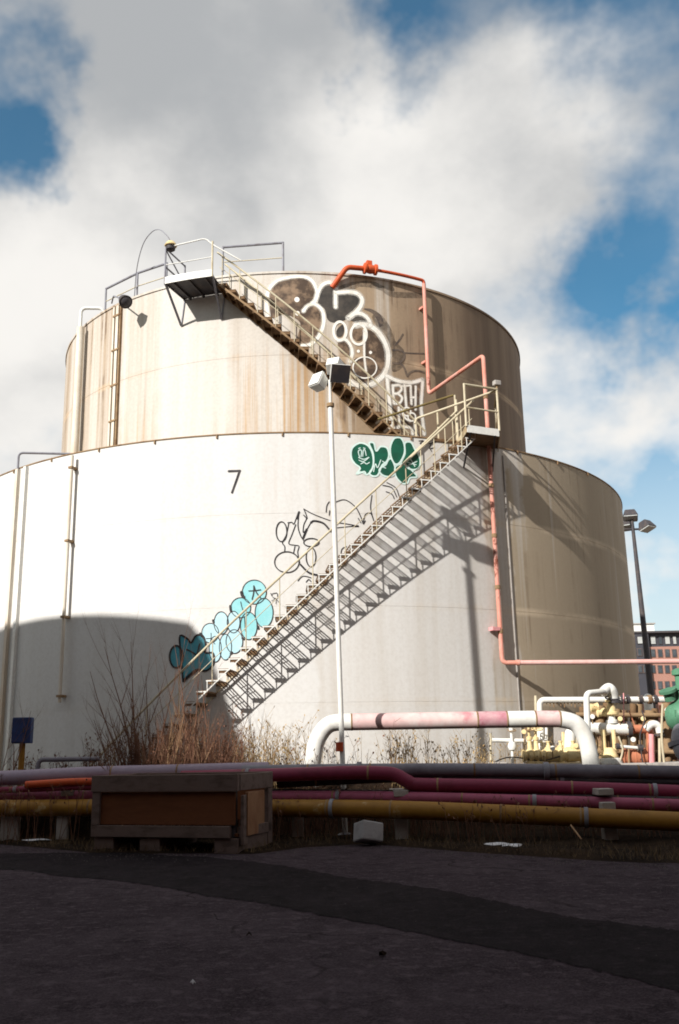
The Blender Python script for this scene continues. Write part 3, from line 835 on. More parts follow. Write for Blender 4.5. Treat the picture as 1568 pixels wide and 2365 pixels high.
for pts in [[(412, 772), (440, 760), (512, 780), (566, 842)], [(330, 1105), (400, 1170), (495, 1192)], [(300, 740), (318, 690)], [(352, 892), (378, 826)], [(740, 800), (782, 801)]]:
    stroke(mb, pts, .042, R1, T3, .009, n=5)
for e in [(180, 845, 42, 78), (222, 1085, 96, 82), (415, 930, 60, 32), (412, 1045, 38, 76)]:
    stroke(mb, ell(*e), .024, R1, T3, .0105, closed=True, n=4)
for pts in [[(1262, 130), (1300, 128), (1270, 150), (1304, 160), (1284, 184)], [(1342, 152), (1392, 140)], [(1362, 148), (1346, 190), (1386, 180)], [(1350, 190), (1362, 212)], [(1376, 240), (1390, 238)]]:
    stroke(mb, pts, .02, R1, T3, .006, n=4)
mb.build('graffiti_line_drawing', P_BLACK, outer, fixn=False)


# ------------------------------------------------------------------ stairs
def tread_mesh(R, wd, depth, name):
    mb = MB()
    # local frame: x tangent, y outward (-y world at phi 0), z up ; origin at axis
    h = .035
    for sx in (-1, 1):
        mb.box((sx * depth / 2, -(R + wd / 2), 0), (.012, wd, .03))
    for i in range(2):
        y = -(R + .01 + (wd - .02) * i)
        mb.box((0, y, -.02), (depth - .014, .012, .09))
    nb = 2
    for i in range(nb):
        x = -depth / 2 + depth * (i + 1) / (nb + 1)
        mb.box((x, -(R + wd / 2), .004), (.010, wd - .03, .022))
    for i in range(3):
        y = -(R + wd * (i + 1) / 4)
        mb.bar((-depth / 2 + .01, y - .05, .006), (depth / 2 - .01, y + .05, .006), .008, .014)
    me = bpy.data.meshes.new(name)
    me.from_pydata([tuple(v) for v in mb.v], [], mb.f); me.materials.append(RUSTG)
    return me


def plate_mesh(R, wd, depth, name):
    """folded plate tread: flat top with turned-down nosing and back lip"""
    mb = MB(); y = -(R + wd / 2)
    mb.box((0, y, 0), (depth, wd, .012))
    mb.box((depth / 2 - .006, y, -.045), (.012, wd, .076))
    mb.box((-depth / 2 + .006, y, -.045), (.012, wd, .076))
    for i in range(2):
        mb.box((0, -(R + .012 + (wd - .024) * i), -.04), (depth - .03, .012, .064))
    me = bpy.data.meshes.new(name)
    me.from_pydata([tuple(v) for v in mb.v], [], mb.f); me.materials.append(RUSTG)
    return me


def stair(name, label, R, wd, phi0, z0, phi1, z1, n, rail_h, inner_from, posts, depth, solid):
    """treads from (phi0,z0) up to (phi1,z1)"""
    e = empty(name, AXIS); tag(e, label, 'staircase')
    tm = tread_mesh(R + .02, wd, depth, 'tread') if not solid else plate_mesh(R + .02, wd, depth, 'tread')
    sgn = 1 if phi1 > phi0 else -1
    for i in range(n):
        t = i / (n - 1); o = bpy.data.objects.new('tread', tm); COL.objects.link(o); o.parent = e
        o.location = (0, 0, z0 + (z1 - z0) * t); o.rotation_euler = (0, 0, phi0 + (phi1 - phi0) * t)
    dphi = (phi1 - phi0) / (n - 1); dz = (z1 - z0) / (n - 1)
    def line(R_, dz_, a=0.0, b_=None, m=None):
        b_ = n - 1 if b_ is None else b_
        m = m or max(8, int((b_ - a) * 1.5))
        return [pol(R_, phi0 + dphi * (a + (b_ - a) * j / m), z0 + dz * (a + (b_ - a) * j / m) + dz_) for j in range(m + 1)]
    Ro, Ri = R + wd + .03, R + .03
    for Rr, mt in ((Ro, WHITEP if not solid else RUSTS), (Ri, CREAMR)):
        mb = MB()
        if solid:
            L = line(Rr, -.10 if Rr == Ro else -.06, -.5, n - .5)
            for a, b_ in zip(L[:-1], L[1:]): mb.bar(a, b_, .012, .05 if Rr == Ro else .20)
            mb.build('stringer', RUSTS, e)
        else:
            # saw-tooth bracket rods with a thin flat underneath
            for i in range(n):
                p = phi0 + dphi * i; z = z0 + dz * i; hw = depth / 2 / R * sgn
                a = pol(Rr, p - hw, z); c = pol(Rr, p + hw, z); d = pol(Rr, p + hw, z + dz)
                mb.bar(c, d, .010, .016)
                mb.bar(a - Vector((0, 0, .0)), c, .010, .026)
            L = line(Rr, -.10, -.5, n - .5)
            for a, b_ in zip(L[:-1], L[1:]): mb.bar(a, b_, .010, .024)
            mb.build('stringer', mt, e)
    # rails
    mb = MB(); mb.tube(line(Ro, rail_h, -.6, n - .4), .025, 8); mb.build('handrail', CREAM, e)
    mb = MB(); mb.tube(line(Ro, rail_h * .52, -.3, n - .7), .009, 6); mb.build('mid_rail', CREAM, e)
    if inner_from is not None:
        mb = MB(); mb.tube(line(Ri + .03, rail_h, inner_from, n - .4), .025, 8); mb.build('handrail', CREAM, e)
    for i in posts:
        p = phi0 + dphi * i; z = z0 + dz * i
        mb = MB(); mb.tube([pol(Ro, p, z - .08), pol(Ro, p, z + rail_h)], .012, 6); mb.build('baluster', CREAM, e)
        if inner_from is not None and i >= inner_from:
            mb = MB(); mb.tube([pol(Ri + .03, p, z - .08), pol(Ri + .03, p, z + rail_h)], .012, 6); mb.build('baluster', CREAM, e)
    return e


DEG = rad(1)
ZL0, ZL1 = .35, 8.22
P_AT = lambda z: (-6.3 + (z - 2.9) * 5.55) * DEG
lower = stair('lower_staircase', 'lower rusty stair with cream handrail climbing rightward up the white wall', R1, .78, P_AT(ZL0), ZL0, P_AT(ZL1), ZL1, 38, .80, 31, list(range(0, 38, 3)) + [37], .235, False)
# landing at the top of the lower flight
LZ = 8.42
def sector(mb, Ra, Rb, pa, pb, z0, z1, n=6):
    for i in range(n):
        a = pa + (pb - pa) * i / n; b_ = pa + (pb - pa) * (i + 1) / n
        mb.hexa([pol(Ra, a, z0), pol(Ra, b_, z0), pol(Rb, b_, z0), pol(Rb, a, z0), pol(Ra, a, z1), pol(Ra, b_, z1), pol(Rb, b_, z1), pol(Rb, a, z1)])
land = empty('landing', pol(R1, 27 * DEG, 0)); tag(land, 'steel landing with cream railing where both stairs meet on the wall top', 'landing')
Lr = R1 + 1.0
cor = [pol(R1 + .04, 24.0 * DEG, 0), pol(R1 + .04, 30.2 * DEG, 0), pol(Lr, 26.6 * DEG, 0), pol(Lr, 22.2 * DEG, 0)]
def lift(p, z): return Vector((p.x, p.y, z))
mb = MB(); mb.hexa([lift(p, LZ - .05) for p in cor] + [lift(p, LZ - .01) for p in cor]); mb.build('deck', RUSTG, land)
for i, j, m in ((3, 2, WHITEP), (2, 1, CREAMR), (0, 3, CREAMR)):
    a, b_ = lift(cor[i], LZ - .05), lift(cor[j], LZ - .05); o_ = (b_ - a).normalized() * .015
    mb = MB(); mb.bar(a + o_, b_ - o_, .016, .17); mb.build('fascia', m, land)
for f_ in (.12, .85):
    a = lift(cor[3].lerp(cor[2], f_), LZ - .12); b_ = lift(cor[0].lerp(cor[1], f_), LZ - .62); b_ = pol(R1, math.atan2(b_.x - CX, -(b_.y - CY)), b_.z)
    mb = MB(); mb.bar(a, b_, .035, .035); mb.build('bracket', DARKM, land)
rails = [lift(cor[3], LZ), lift(cor[2], LZ), lift(cor[1], LZ)]
for q in rails + [lift(cor[0], LZ)]:
    mb = MB(); mb.tube([q, q + Vector((0, 0, 1.02))], .026, 8); mb.build('post', CREAM, land)
mb = MB(); mb.tube([q + Vector((0, 0, 1.0)) for q in rails[1:]], .024, 8); mb.build('top_rail', OLIVE, land)
mb = MB(); mb.tube([rails[0] + Vector((0, 0, 1.0)), rails[1] + Vector((0, 0, 1.0))], .030, 8); mb.build('top_rail', CREAM, land)
mb = MB(); mb.tube([q + Vector((0, 0, .45)) for q in rails], .024, 8); mb.build('mid_rail', CREAM, land)
# small lamp on the outer corner
fl = empty('corner_lamp', rails[1] + Vector((0, 0, 1.02))); tag(fl, 'small pale lamp on the corner post of the landing', 'lamp')
q = rails[1] + Vector((.02, .05, 1.17)); mb = MB(); mb.box(q, (.17, .13, .12), .4); mb.build('housing', CONC, fl, .02)
mb = MB(); mb.tube([rails[1] + Vector((0, 0, 1.02)), q - Vector((0, 0, .07))], .02, 6); mb.build('stem', RUSTS, fl)
# gangway across the gap and back to the foot of the upper flight
gw = empty('gangway', pol(9.2, 24 * DEG, LZ - .2)); tag(gw, 'cream railed gangway crossing the gap behind the wall top', 'walkway')
mb = MB(); sector(mb, R2 + .05, R1 + .03, 20.5 * DEG, 29.6 * DEG, LZ - .06, LZ - .02, 6); mb.build('deck', RUSTG, gw)
GA, GB = [pol(R1 - .1, 14.5 * DEG, LZ + .62), pol(R1 - .1, 23.5 * DEG, LZ + 1.05)]
mb = MB(); mb.tube([cyl(873, 893 + 75, R2 + .9), cyl(1048, 912, R1 - .4)], .03, 8); mb.build('handrail', OLIVE, gw)
mb = MB(); mb.tube(bend([cyl(958, 978, R1 - .2), cyl(962, 966, R1 - .2), lift(cor[2], LZ + .98)], .05), .026, 8); mb.build('handrail', CREAM, gw)
for (px, py) in [(960, 968), (1010, 950), (1050, 912)]:
    a = cyl(px, py, R1 - .2); mb = MB(); mb.tube([a, Vector((a.x, a.y, LZ - .1))], .022, 6); mb.build('post', CREAM, gw)
# handrails of the lower flight curve up to join the landing rail
for (p0, p1, p2, Rr) in [((960, 1052), (1022, 985), (1053, 908), R1 + .15), ((985, 1025), (1058, 955), (1088, 888), R1 + .82)]:
    pass

ZU0, ZU1 = 8.72, 13.30
P_UP = lambda z: (20.52 - (z - 9.33) * 7.79) * DEG
upper = stair('upper_staircase', 'upper rusty stair with twin cream handrails rising leftward to the tank roof', R2, .66, P_UP(ZU0), ZU0, P_UP(ZU1), ZU1, 23, .78, 0, list(range(0, 23, 2)), .26, True)

# roof platform with its railing
PZ = 13.37
pf = empty('roof_platform', pol(R2, -15.6 * DEG, PZ - .8)); tag(pf, 'white edged platform on V brackets at the head of the upper stair', 'platform')
pa, pb, Rp = -20.2 * DEG, -11.4 * DEG, R2 + 1.08
mb = MB(); sector(mb, R2 + .03, Rp - .02, pa, pb, PZ, PZ + .03); mb.build('deck', DARKM, pf)
mb = MB(); sector(mb, Rp - .02, Rp, pa, pb, PZ - .05, PZ + .14, 6); mb.build('fascia', WHITEP, pf)
mb = MB(); mb.bar(pol(R2 + .02, pa, PZ + .02), pol(Rp, pa, PZ + .02), .014, .12); mb.build('fascia', GREYM, pf)
for i in range(3):
    p = pa + (pb - pa) * (i + .5) / 3; mb = MB(); mb.bar(pol(R2 + .03, p, PZ - .03), pol(Rp - .03, p, PZ - .03), .05, .06); mb.build('joist', DARKM, pf)
for p in (pa, pb):
    low = pol(R2 + .02, p - .012, PZ - .75)
    mb = MB(); mb.bar(pol(Rp - .03, p, PZ), low, .05, .05); mb.build('bracket', GREYM, pf)
    mb = MB(); mb.bar(pol(R2 + .02, p, PZ), low, .03, .03); mb.build('bracket', GREYM, pf)
ptA, ptB, ptC = pol(Rp - .02, pa, PZ), pol(Rp - .02, pb, PZ), pol(R2 + .05, pa, PZ)
for q, h_, m in ((ptA, 1.02, GREYM), (ptB, .95, CREAM), (ptC, 1.0, GREYM)):
    mb = MB(); mb.tube([q - Vector((0, 0, .05)), q + Vector((0, 0, h_))], .026, 8); mb.build('post', m, pf)
mb = MB(); mb.tube(bend([ptA + Vector((0, 0, 1.0)), ptB + Vector((-.18, .02, 1.05)), ptB + Vector((0, 0, .85)), pol(Rp - .1, pb + 5 * DEG, PZ + .35)], .15), .02, 8); mb.build('top_rail', WHITEP, pf)
mb = MB(); mb.tube([ptA + Vector((0, 0, .5)), ptB + Vector((0, 0, .5))], .014, 8); mb.build('mid_rail', WHITEP, pf)
for h_ in (.98, .45):
    mb = MB(); mb.tube([ptA + Vector((0, 0, h_)), ptC + Vector((0, 0, h_))], .022, 8); mb.build('side_rail', GREYM, pf)
mb = MB(); mb.tube([ptA + Vector((0, 0, .95)), ptC + Vector((0, 0, .42))], .018, 6); mb.build('brace', GREYM, pf)

# guard rails on the roof edge
def guard(name, label, pts, top, mid, m, m2):
    P = [cyl(px, py, R2 - .06) for px, py in pts]
    P = [Vector((p.x, p.y, Z2)) for p in P]
    e = empty(name, P[0]); tag(e, label, 'guard rail', 'guard rails on the tank roof')
    for q in P:
        mb = MB(); mb.tube([q - Vector((0, 0, .05)), q + Vector((0, 0, top))], .03, 8); mb.build('post', m, e)
    mb = MB(); mb.tube([q + Vector((0, 0, top - .02)) for q in P], .034, 8); mb.build('top_rail', m, e)
    mb = MB(); mb.tube([q + Vector((0, 0, mid)) for q in P], .016, 6); mb.build('mid_rail', m2, e)
    return e
guard('guard_rail', 'grey guard rail on the roof edge left of the platform', [(243, 712), (316, 683), (384, 660)], .78, .35, GREYM, CREAM)
guard('guard_rail', 'dark guard rail on the roof edge right of the platform', [(514, 642), (654, 637)], .92, .45, GREYM, CREAM)

# lamp on the platform corner and the arched cable feeding it
lp = empty('platform_lamp', ptA + Vector((0, 0, 1.02))); tag(lp, 'yellow capped lamp on the corner post of the roof platform', 'lamp')
q = ptA + Vector((.13, 0, 1.06)); mb = MB(); mb.lathe([(.03, .14), (.10, .10), (.17, 0), (.16, -.02)], q, (0, 0, 1), 14); mb.build('shade', YELV, lp)
mb = MB(); mb.lathe([(.13, -.02), (.12, -.12), (.05, -.17)], q, (0, 0, 1), 12); mb.build('bulb_guard', DARKM, lp)
mb = MB(); mb.tube(smooth_path([cyl(310, 690, R2 - .1), cyl(316, 620, R2 + .2), cyl(330, 565, R2 + .5), cyl(350, 536, R2 + .7), cyl(368, 530, R2 + .85), cyl(384, 542, R2 + 1.0), q + Vector((0, 0, .12))], 8), .013, 6)
tag(mb.build('arched_conduit', GREYM), 'thin arched conduit looping from the roof to the platform lamp', 'conduit')

# floodlight drooping from the roof edge at left
e = empty('roof_floodlight', cyl(262, 700, R2)); tag(e, 'dark bell floodlight hanging from a bracket on the left roof edge', 'lamp')
a = cyl(258, 700, R2 + .02); b_ = cyl(262, 683, R2 + .15); c_ = cyl(284, 690, R2 + .55); mb = MB(); mb.tube(bend([a, b_, c_], .08), .022, 6); mb.build('arm', GREYM, e)
d_ = cyl(302, 700, R2 + .75); mb = MB(); ax = (d_ - c_ + Vector((0, 0, -.12))).normalized(); mb.lathe([(.06, -.02), (.13, .02), (.16, .14), (.19, .26), (.18, .27)], c_, ax, 16); mb.build('bell', DARKM, e)
mb = MB(); mb.lathe([(.15, .265), (.10, .32), (.02, .34)], c_, ax, 14); mb.build('lens', DARKM, e)

# ------------------------------------------------------------------ pipes and channels on the left
e = empty('cable_channel', cyl(262, 1030, R2)); tag(e, 'ribbed rusty cable channel running down the left side of the inner tank', 'channel')
for dx_, rr, m in ((-5, .03, PIPEW), (3, .055, PIPEW), (10, .025, RUSTS)):
    p0, z0 = cylco(268 + dx_, 705, R2); p1, z1 = cylco(265 + dx_, 1026, R2)
    pm = (p0 + p1) / 2
    mb = MB(); mb.bar(pol(R2 + .035, pm, 8.0), pol(R2 + .035, pm, 13.80), rr * 2, .07, (math.sin(pm), -math.cos(pm), 0)); mb.build('channel_rail', m, e)
for i in range(5):
    z = 9.3 + i * 1.05; p, _z = cylco(268, 880, R2); mb = MB(); mb.box(pol(R2 + .08, p, z), (.30, .02, .05), p); mb.build('clamp', RUSTS, e)

e = empty('vent_pipe', cyl(173, 1040, R2 + .2)); tag(e, 'thick white vertical pipe with hooked top on the left edge of the inner tank', 'pipe')
pm = cylco(178, 900, R2 + .22)[0]
hk = pol(R2 - .5, pm + .06, Z2 + .12)
mb = MB(); mb.tube(bend([pol(R2 + .22, pm, 8.75), pol(R2 + .22, pm, Z2 + .42), pol(R2 - .3, pm + .05, Z2 + .42), pol(R2 - .35, pm + .05, Z2 + .1)], .18), .05, 10); mb.build('pipe', WHITEP, e)
mb = MB(); mb.tube([pol(R2 + .20, pm, 8.9), pol(R2 + .20, pm, Z2 - .2)], .115, 14); mb.build('sleeve', PIPEW, e)
mb = MB(); mb.lathe([(.10, 0), (.14, .02), (.14, .1), (.10, .12), (.10, .36), (.14, .38), (.14, .46), (.08, .48)], pol(R2 + .2, pm, 8.42), (0, 0, 1), 14); mb.build('coupling', REDD, e)

def wall_pipe(name, label, pts, r, m, sleeve_every, mclamp):
    P = []
    for (px, py) in pts:
        P.append(cyl(px, py, R1 + .14))
    x = sum(math.atan2(p.x - CX, -(p.y - CY)) for p in P) / len(P)
    e = empty(name, pol(R1 + .14, x, P[-1].z)); tag(e, label, 'pipe')
    z0, z1 = P[-1].z, P[0].z
    mb = MB(); mb.tube([pol(R1 + .14, x, z0), pol(R1 + .14, x, z1)], r, 10); mb.build('pipe', m, e)
    z = z1 - .3
    while z > z0:
        mb = MB(); mb.box(pol(R1 + .1, x, z), (.11, .20, .05), x); mb.build('bracket', mclamp, e); z -= sleeve_every
    return e, x
wall_pipe('drain_pipe', 'thin pinkish drain pipe down the lower wall below the hooked vent pipe', [(165, 1052), (152, 1350), (139, 1622)], .042, PIPEW, 1.75, RUSTS)
e = empty('ladder_channel', cyl(46, 1450, R1)); tag(e, 'pale twin vertical channel with hooped top at the far left of the lower wall', 'channel')
pm = cylco(46, 1250, R1)[0]
for d in (-.22, .12):
    mb = MB(); mb.bar(pol(R1 + .04, pm + d / R1, .6), pol(R1 + .04, pm + d / R1, Z1 - .05), .10, .09, (math.sin(pm), -math.cos(pm), 0)); mb.build('channel_rail', PIPEW if d < 0 else WHITEP, e)
for d in (-.22,):
    mb = MB(); mb.tube(bend([pol(R1 + .05, pm + d / R1, Z1 - .3), pol(R1 + .05, pm + d / R1, Z1 + .38), pol(R1 - 1.0, pm + .09, Z1 + .38), pol(R1 - 1.0, pm + .09, Z1)], .12), .03, 8); mb.build('hoop', GREYM, e)

# ------------------------------------------------------------------ red foam line
rl = empty('red_foam_pipe', pol(R1 + .2, 28.4 * DEG, 3.0)); tag(rl, 'salmon red pipe zigzagging from the tank roof down the wall and off right', 'pipe')
p30 = 29.9 * DEG; p28 = 28.4 * DEG
mb = MB(); mb.tube(bend([pol(R2 + .02, 10.2 * DEG, 13.45), pol(R2 + .22, 13.0 * DEG, 13.98), pol(R2 + .18, 17.6 * DEG, 14.02)], .12), .07, 12); mb.build('pipe_run', REDD, rl)
mb = MB(); mb.lathe([(.10, 0), (.15, .02), (.15, .07), (.11, .09), (.13, .2), (.11, .3), (.15, .32), (.15, .38), (.08, .4)], pol(R2 + .18, 16.4 * DEG, 14.02), (math.cos(17 * DEG), math.sin(17 * DEG), 0), 14); mb.build('coupling', REDD, rl)
mb = MB(); mb.box(pol(R2 + .18, 17.6 * DEG, 14.18), (.16, .14, .14), .3); mb.build('valve_box', REDD, rl, .02)
arc = [pol(R2 + .18, (17.6 + (29.9 - 17.6) * i / 10) * DEG, 14.02 - .002 * i) for i in range(11)]
mb = MB(); mb.tube(bend(arc + [pol(R2 + .18, p30, 12.5)], .14), .045, 10); mb.build('pipe_run', REDD, rl)
A = pol(R2 + .18, p30, 10.67); B = pol(R1 + .12, p28, 10.67)
mb = MB(); mb.tube(bend([pol(R2 + .18, p30, 13.9), A, B, pol(R1 + .12, p28, 8.5)], .12), .052, 12); mb.build('pipe_run', REDP, rl)
Ddn = pol(R1 + .12, p28, 3.30)
end = onz(1640, 1526, 3.36)
end2 = at(1680, 1526, 20.6)
mb = MB(); turn = Ddn + (end2 - Ddn).normalized() * .35
mb.tube(bend([pol(R1 + .12, p28, 8.5), Ddn, turn], .12), .052, 12); mb.build('pipe_run', REDP, rl)
mb = MB(); mb.tube([turn, end2], .052, 12); mb.build('pipe_run', FADER, rl)
mb = MB(); mb.lathe([(.05, -.04), (.066, -.035), (.066, .035), (.05, .04)], turn, (end2 - Ddn), 12); mb.build('coupling', REDP, rl)
for z in (13.2, 11.6):
    mb = MB(); mb.box(pol(R2 + .08, p30 - .003, z), (.11, .18, .06), p30); mb.build('bracket', REDP, rl)
for z in (7.4, 6.2, 5.0, 4.0, 9.6):
    mb = MB(); mb.lathe([(.05, -.05), (.064, -.045), (.064, .045), (.05, .05)], pol(R1 + .12, p28, z), (0, 0, 1), 12); mb.build('coupling', RUSTS, rl)
mb = MB(); mb.box(pol(R1 + .10, p28 - .014, 4.05), (.2, .16, .08), p28); mb.build('bracket', PINKP, rl)
mb = MB(); px_ = cylco(1183, 1400, R1)[0]; mb.tube([pol(R1 + .02, px_, .4), pol(R1 + .02, px_, Z1 - .2)], .016, 6)
tag(mb.build('pale_conduit', CONC), 'thin pale conduit running down the wall right of the red pipe', 'conduit')
# sagging cable right of the conduit
# ------------------------------------------------------------------ floodlight pole
PY = 17.3
top = at(762, 905, PY); bot = at(791, 1755, PY)
axis = (bot - top).normalized(); base = top + axis * ((top.z) / -axis.z)
fp = empty('floodlight_pole', base); tag(fp, 'slim white pole with boxy floodlights standing before the stair', 'light pole')
j1 = top + (base - top) * .035
mb = MB(); mb.tube([base, j1], .046, 14); mb.build('pole', WHITEP, fp)
mb = MB(); mb.tube([j1, top + Vector((0, 0, .25))], .03, 10); mb.build('spigot', WHITEP, fp)
mb = MB(); mb.lathe([(.06, -.03), (.075, -.02), (.075, .05), (.05, .06)], j1, (0, 0, 1), 12); mb.build('collar', RUSTS, fp)
bz = at(785, 1735, PY); mb = MB(); mb.lathe([(.075, 0), (.075, .16)], Vector((bz.x, PY, bz.z)), (0, 0, 1), 14); mb.build('red_band', REDD, fp)
mb = MB(); mb.lathe([(.16, 0), (.16, .05), (.07, .09)], base, (0, 0, 1), 14); mb.build('base_plate', GREYM, fp)
# big lamp head facing right and tilted down, small head facing left
def head(c, size, yaw, tilt, name, m_face):
    Rm = Matrix.Rotation(yaw, 3, 'Z') @ Matrix.Rotation(tilt, 3, 'X')
    mb = MB(); sx, sy, sz = size
    p = [(-sx * .38, sy / 2, -sz * .38), (sx * .38, sy / 2, -sz * .38), (sx * .38, sy / 2, sz * .38), (-sx * .38, sy / 2, sz * .38), (-sx / 2, -sy / 2, -sz / 2), (sx / 2, -sy / 2, -sz / 2), (sx / 2, -sy / 2, sz / 2), (-sx / 2, -sy / 2, sz / 2)]
    mb.hexa([c + Rm @ Vector(q) for q in p]); hd = mb.build(name, WHITEP, fp, .012)
    mb = MB(); mb.box(c + Rm @ Vector((0, -sy / 2 - .01, 0)), (sx * .94, .03, sz * .94), mat=Rm)
    ln = mb.build('lamp_lens', m_face, hd)
    return hd
hA = at(783, 860, PY - .05); hB = at(738, 884, PY); hC = at(772, 843, PY + .25)
head(hA, (.40, .24, .37), rad(14), rad(32), 'lamp_head', DARKM)
head(hB, (.28, .22, .34), rad(-42), rad(-28), 'lamp_head', WHITEP)
head(hC, (.34, .24, .26), rad(160), rad(30), 'lamp_head', DARKM)
for h_ in (hA, hB, hC):
    mb = MB(); mb.tube([top + Vector((0, 0, .2)), h_ + Vector((0, .1, -.05))], .02, 6); mb.build('bracket', GREYM, fp)

# ------------------------------------------------------------------ pipe rack in the shade
def run(name, label, pts, r, m, n=14, smooth=True, group='pipes running along the rack', bands=()):
    P = [at(px, py, Y) for px, py, Y in pts]
    path = smooth_path(P, 6) if smooth else P
    e = empty(name, Vector((P[0].x, P[0].y, 0))); tag(e, label, 'pipe', group)
    mb = MB(); mb.tube(path, r, n); mb.build('pipe_run', m, e)
    acc = 0.0; nxt = .7 + (len(label) % 5) * .25
    for a, b_ in zip(path[:-1], path[1:]):
        L_ = (b_ - a).length
        if acc + L_ > nxt:
            q = a.lerp(b_, (nxt - acc) / L_); d = (b_ - a).normalized()
            mb = MB(); mb.lathe([(r * .99, -.018), (r * 1.045, -.009), (r * 1.045, .009), (r * .99, .018)], q, d, 14); mb.build('weld_bead', RUSTS, e)
            if (int(nxt * 10) + len(name)) % 3 == 0:
                mb = MB(); mb.lathe([(r, .05), (r * 1.10, .052), (r * 1.10, .115), (r, .117)], q, d, 14); mb.build('pipe_strap', GREYM, e)
            nxt += 1.1 + ((len(label) * 7 + int(nxt * 13)) % 9) * .14
        acc += L_
    for (i, f, mm, L) in bands:
        a = P[i].lerp(P[i + 1], f); d = (P[i + 1] - P[i]).normalized()
        mb = MB(); mb.lathe([(r * 1.02, -L), (r * 1.3, -L + .01), (r * 1.3, L - .01), (r * 1.02, L)], a, d, 16); mb.build('flange', mm, e)
    return e
run('yellow_pipe', 'dark yellow pipe, lowest and nearest in the rack', [(-150, 1866, 18.0), (0, 1866, 17.8), (320, 1864, 17.5), (640, 1866, 16.8), (900, 1869, 16.3), (1200, 1881, 15.8), (1568, 1897, 15.3), (1760, 1906, 15.0)], .145, YELP)
run('pale_pink_pipe', 'pale pink pipe resting just behind the yellow pipe', [(-150, 1838, 18.3), (0, 1839, 18.1), (320, 1838, 17.8), (640, 1839, 17.1), (900, 1841, 16.7), (1200, 1849, 16.2), (1568, 1860, 15.7), (1760, 1868, 15.4)], .100, PURL)
run('crimson_pipe', 'purple crimson pipe dropping through a bend right of the crate', [(420, 1795, 17.5), (640, 1789, 17.0), (800, 1784, 16.78), (885, 1785, 16.72), (915, 1790, 16.7), (945, 1806, 16.68), (975, 1812, 16.66), (1200, 1816, 16.4), (1568, 1829, 16.0), (1760, 1838, 15.8)], .115, PURP)
run('lilac_pipe', 'broad lilac white pipe entering from the left behind the crate', [(-150, 1798, 18.2), (0, 1797, 18.1), (220, 1787, 17.9), (420, 1782, 17.7), (620, 1777, 17.5)], .135, LILAC)
run('red_banded_pipe', 'pipe with a bright red length beside the crate at left', [(60, 1812, 17.75), (150, 1806, 17.7), (225, 1804, 17.65), (420, 1802, 17.5)], .065, REDD)
run('grey_main_pipe', 'wide grey pipe at the back of the rack below the manifold', [(560, 1782, 17.35), (800, 1779, 17.02), (1100, 1778, 16.85), (1568, 1784, 16.5), (1760, 1789, 16.3)], .115, GREYP, bands=[(1, .1, GREYM, .05), (2, .35, GREYM, .05)])
run('dark_steel_pipe', 'thin dark steel pipe between the grey and crimson pipes', [(640, 1812, 17.25), (1000, 1797, 16.95), (1568, 1806, 16.5), (1760, 1812, 16.3)], .060, DARKM)
run('lower_steel_pipe', 'thin dark steel pipe between the crimson and pale pink pipes', [(560, 1826, 17.2), (900, 1830, 16.9), (1200, 1836, 16.4), (1568, 1846, 15.9), (1760, 1853, 15.6)], .045, DARKM)
run('far_left_steel_pipe', 'thin dark pipe under the lilac pipe at left', [(-150, 1825, 18.0), (0, 1824, 17.9), (220, 1816, 17.7), (420, 1812, 17.6)], .055, PURP)

# bridging pipe
bp = empty('bridging_pipe', at(730, 1765, 18.3)); tag(bp, 'large white and pink pipe arching up over the rack', 'pipe')
YB = 18.3
Lp = [(716, 1815), (722, 1762), (733, 1708), (762, 1672), (812, 1667)]
path = smooth_path([at(x, y, YB) for x, y in Lp], 8)
mb = MB(); mb.tube(path, .158, 20); mb.build('elbow', GREYP if False else WHITEP, bp)
L1 = at(812, 1667, YB); L2 = at(1102, 1662, YB); L3 = at(1170, 1661, YB); L4 = at(1236, 1660, YB); L5 = at(1292, 1660, YB)
for a, b_, m in ((L1, L2, FADEP), (L2, L3, FADED), (L3, L4, WHITEP), (L4, L5, FADEP)):
    mb = MB(); mb.tube([a, b_], .157, 20); mb.build('pipe_run', m, bp)
path = smooth_path([at(x, y, YB) for x, y in [(1292, 1660), (1328, 1670), (1350, 1700), (1362, 1745), (1370, 1815)]], 8)
mb = MB(); mb.tube(path, .158, 20); mb.build('elbow', WHITEP, bp)
for p in (L1, L2, L3, L4, L5):
    mb = MB(); mb.lathe([(.155, -.02), (.162, -.01), (.162, .01), (.155, .02)], p, (1, 0, 0), 20); mb.build('weld_bead', RUSTS, bp)

# concrete posts under the rack
for i, (px, py, Y, h_, wd, lab) in enumerate([(928, 1938, 16.45, .85, .21, 'concrete post right of the tumbled block'), (1410, 1940, 15.7, .84, .22, 'concrete post near the right end of the rack'), (143, 1942, 17.75, .92, .20, 'concrete post just left of the crate'),
                                             (22, 1935, 17.9, .80, .32, 'broad concrete post at the far left of the rack'), (688, 1930, 17.0, .8, .2, 'concrete post half hidden beside the crate')]):
    b0 = at(px, py, Y)
    mb = MB(); e = empty('concrete_post', (b0.x, Y, 0)); tag(e, lab, 'post', 'concrete posts under the pipe rack')
    mb.box((b0.x, Y + .02, h_ / 2 - .1 - .12), (wd, .18, h_ - .04), .05); mb.build('shaft', CONC, e, .015)
    mb = MB(); mb.box((b0.x, Y + .55, h_ + .03 - .12), (wd * 1.15, .9, .1), .05); mb.build('cap', CONC, e, .01)
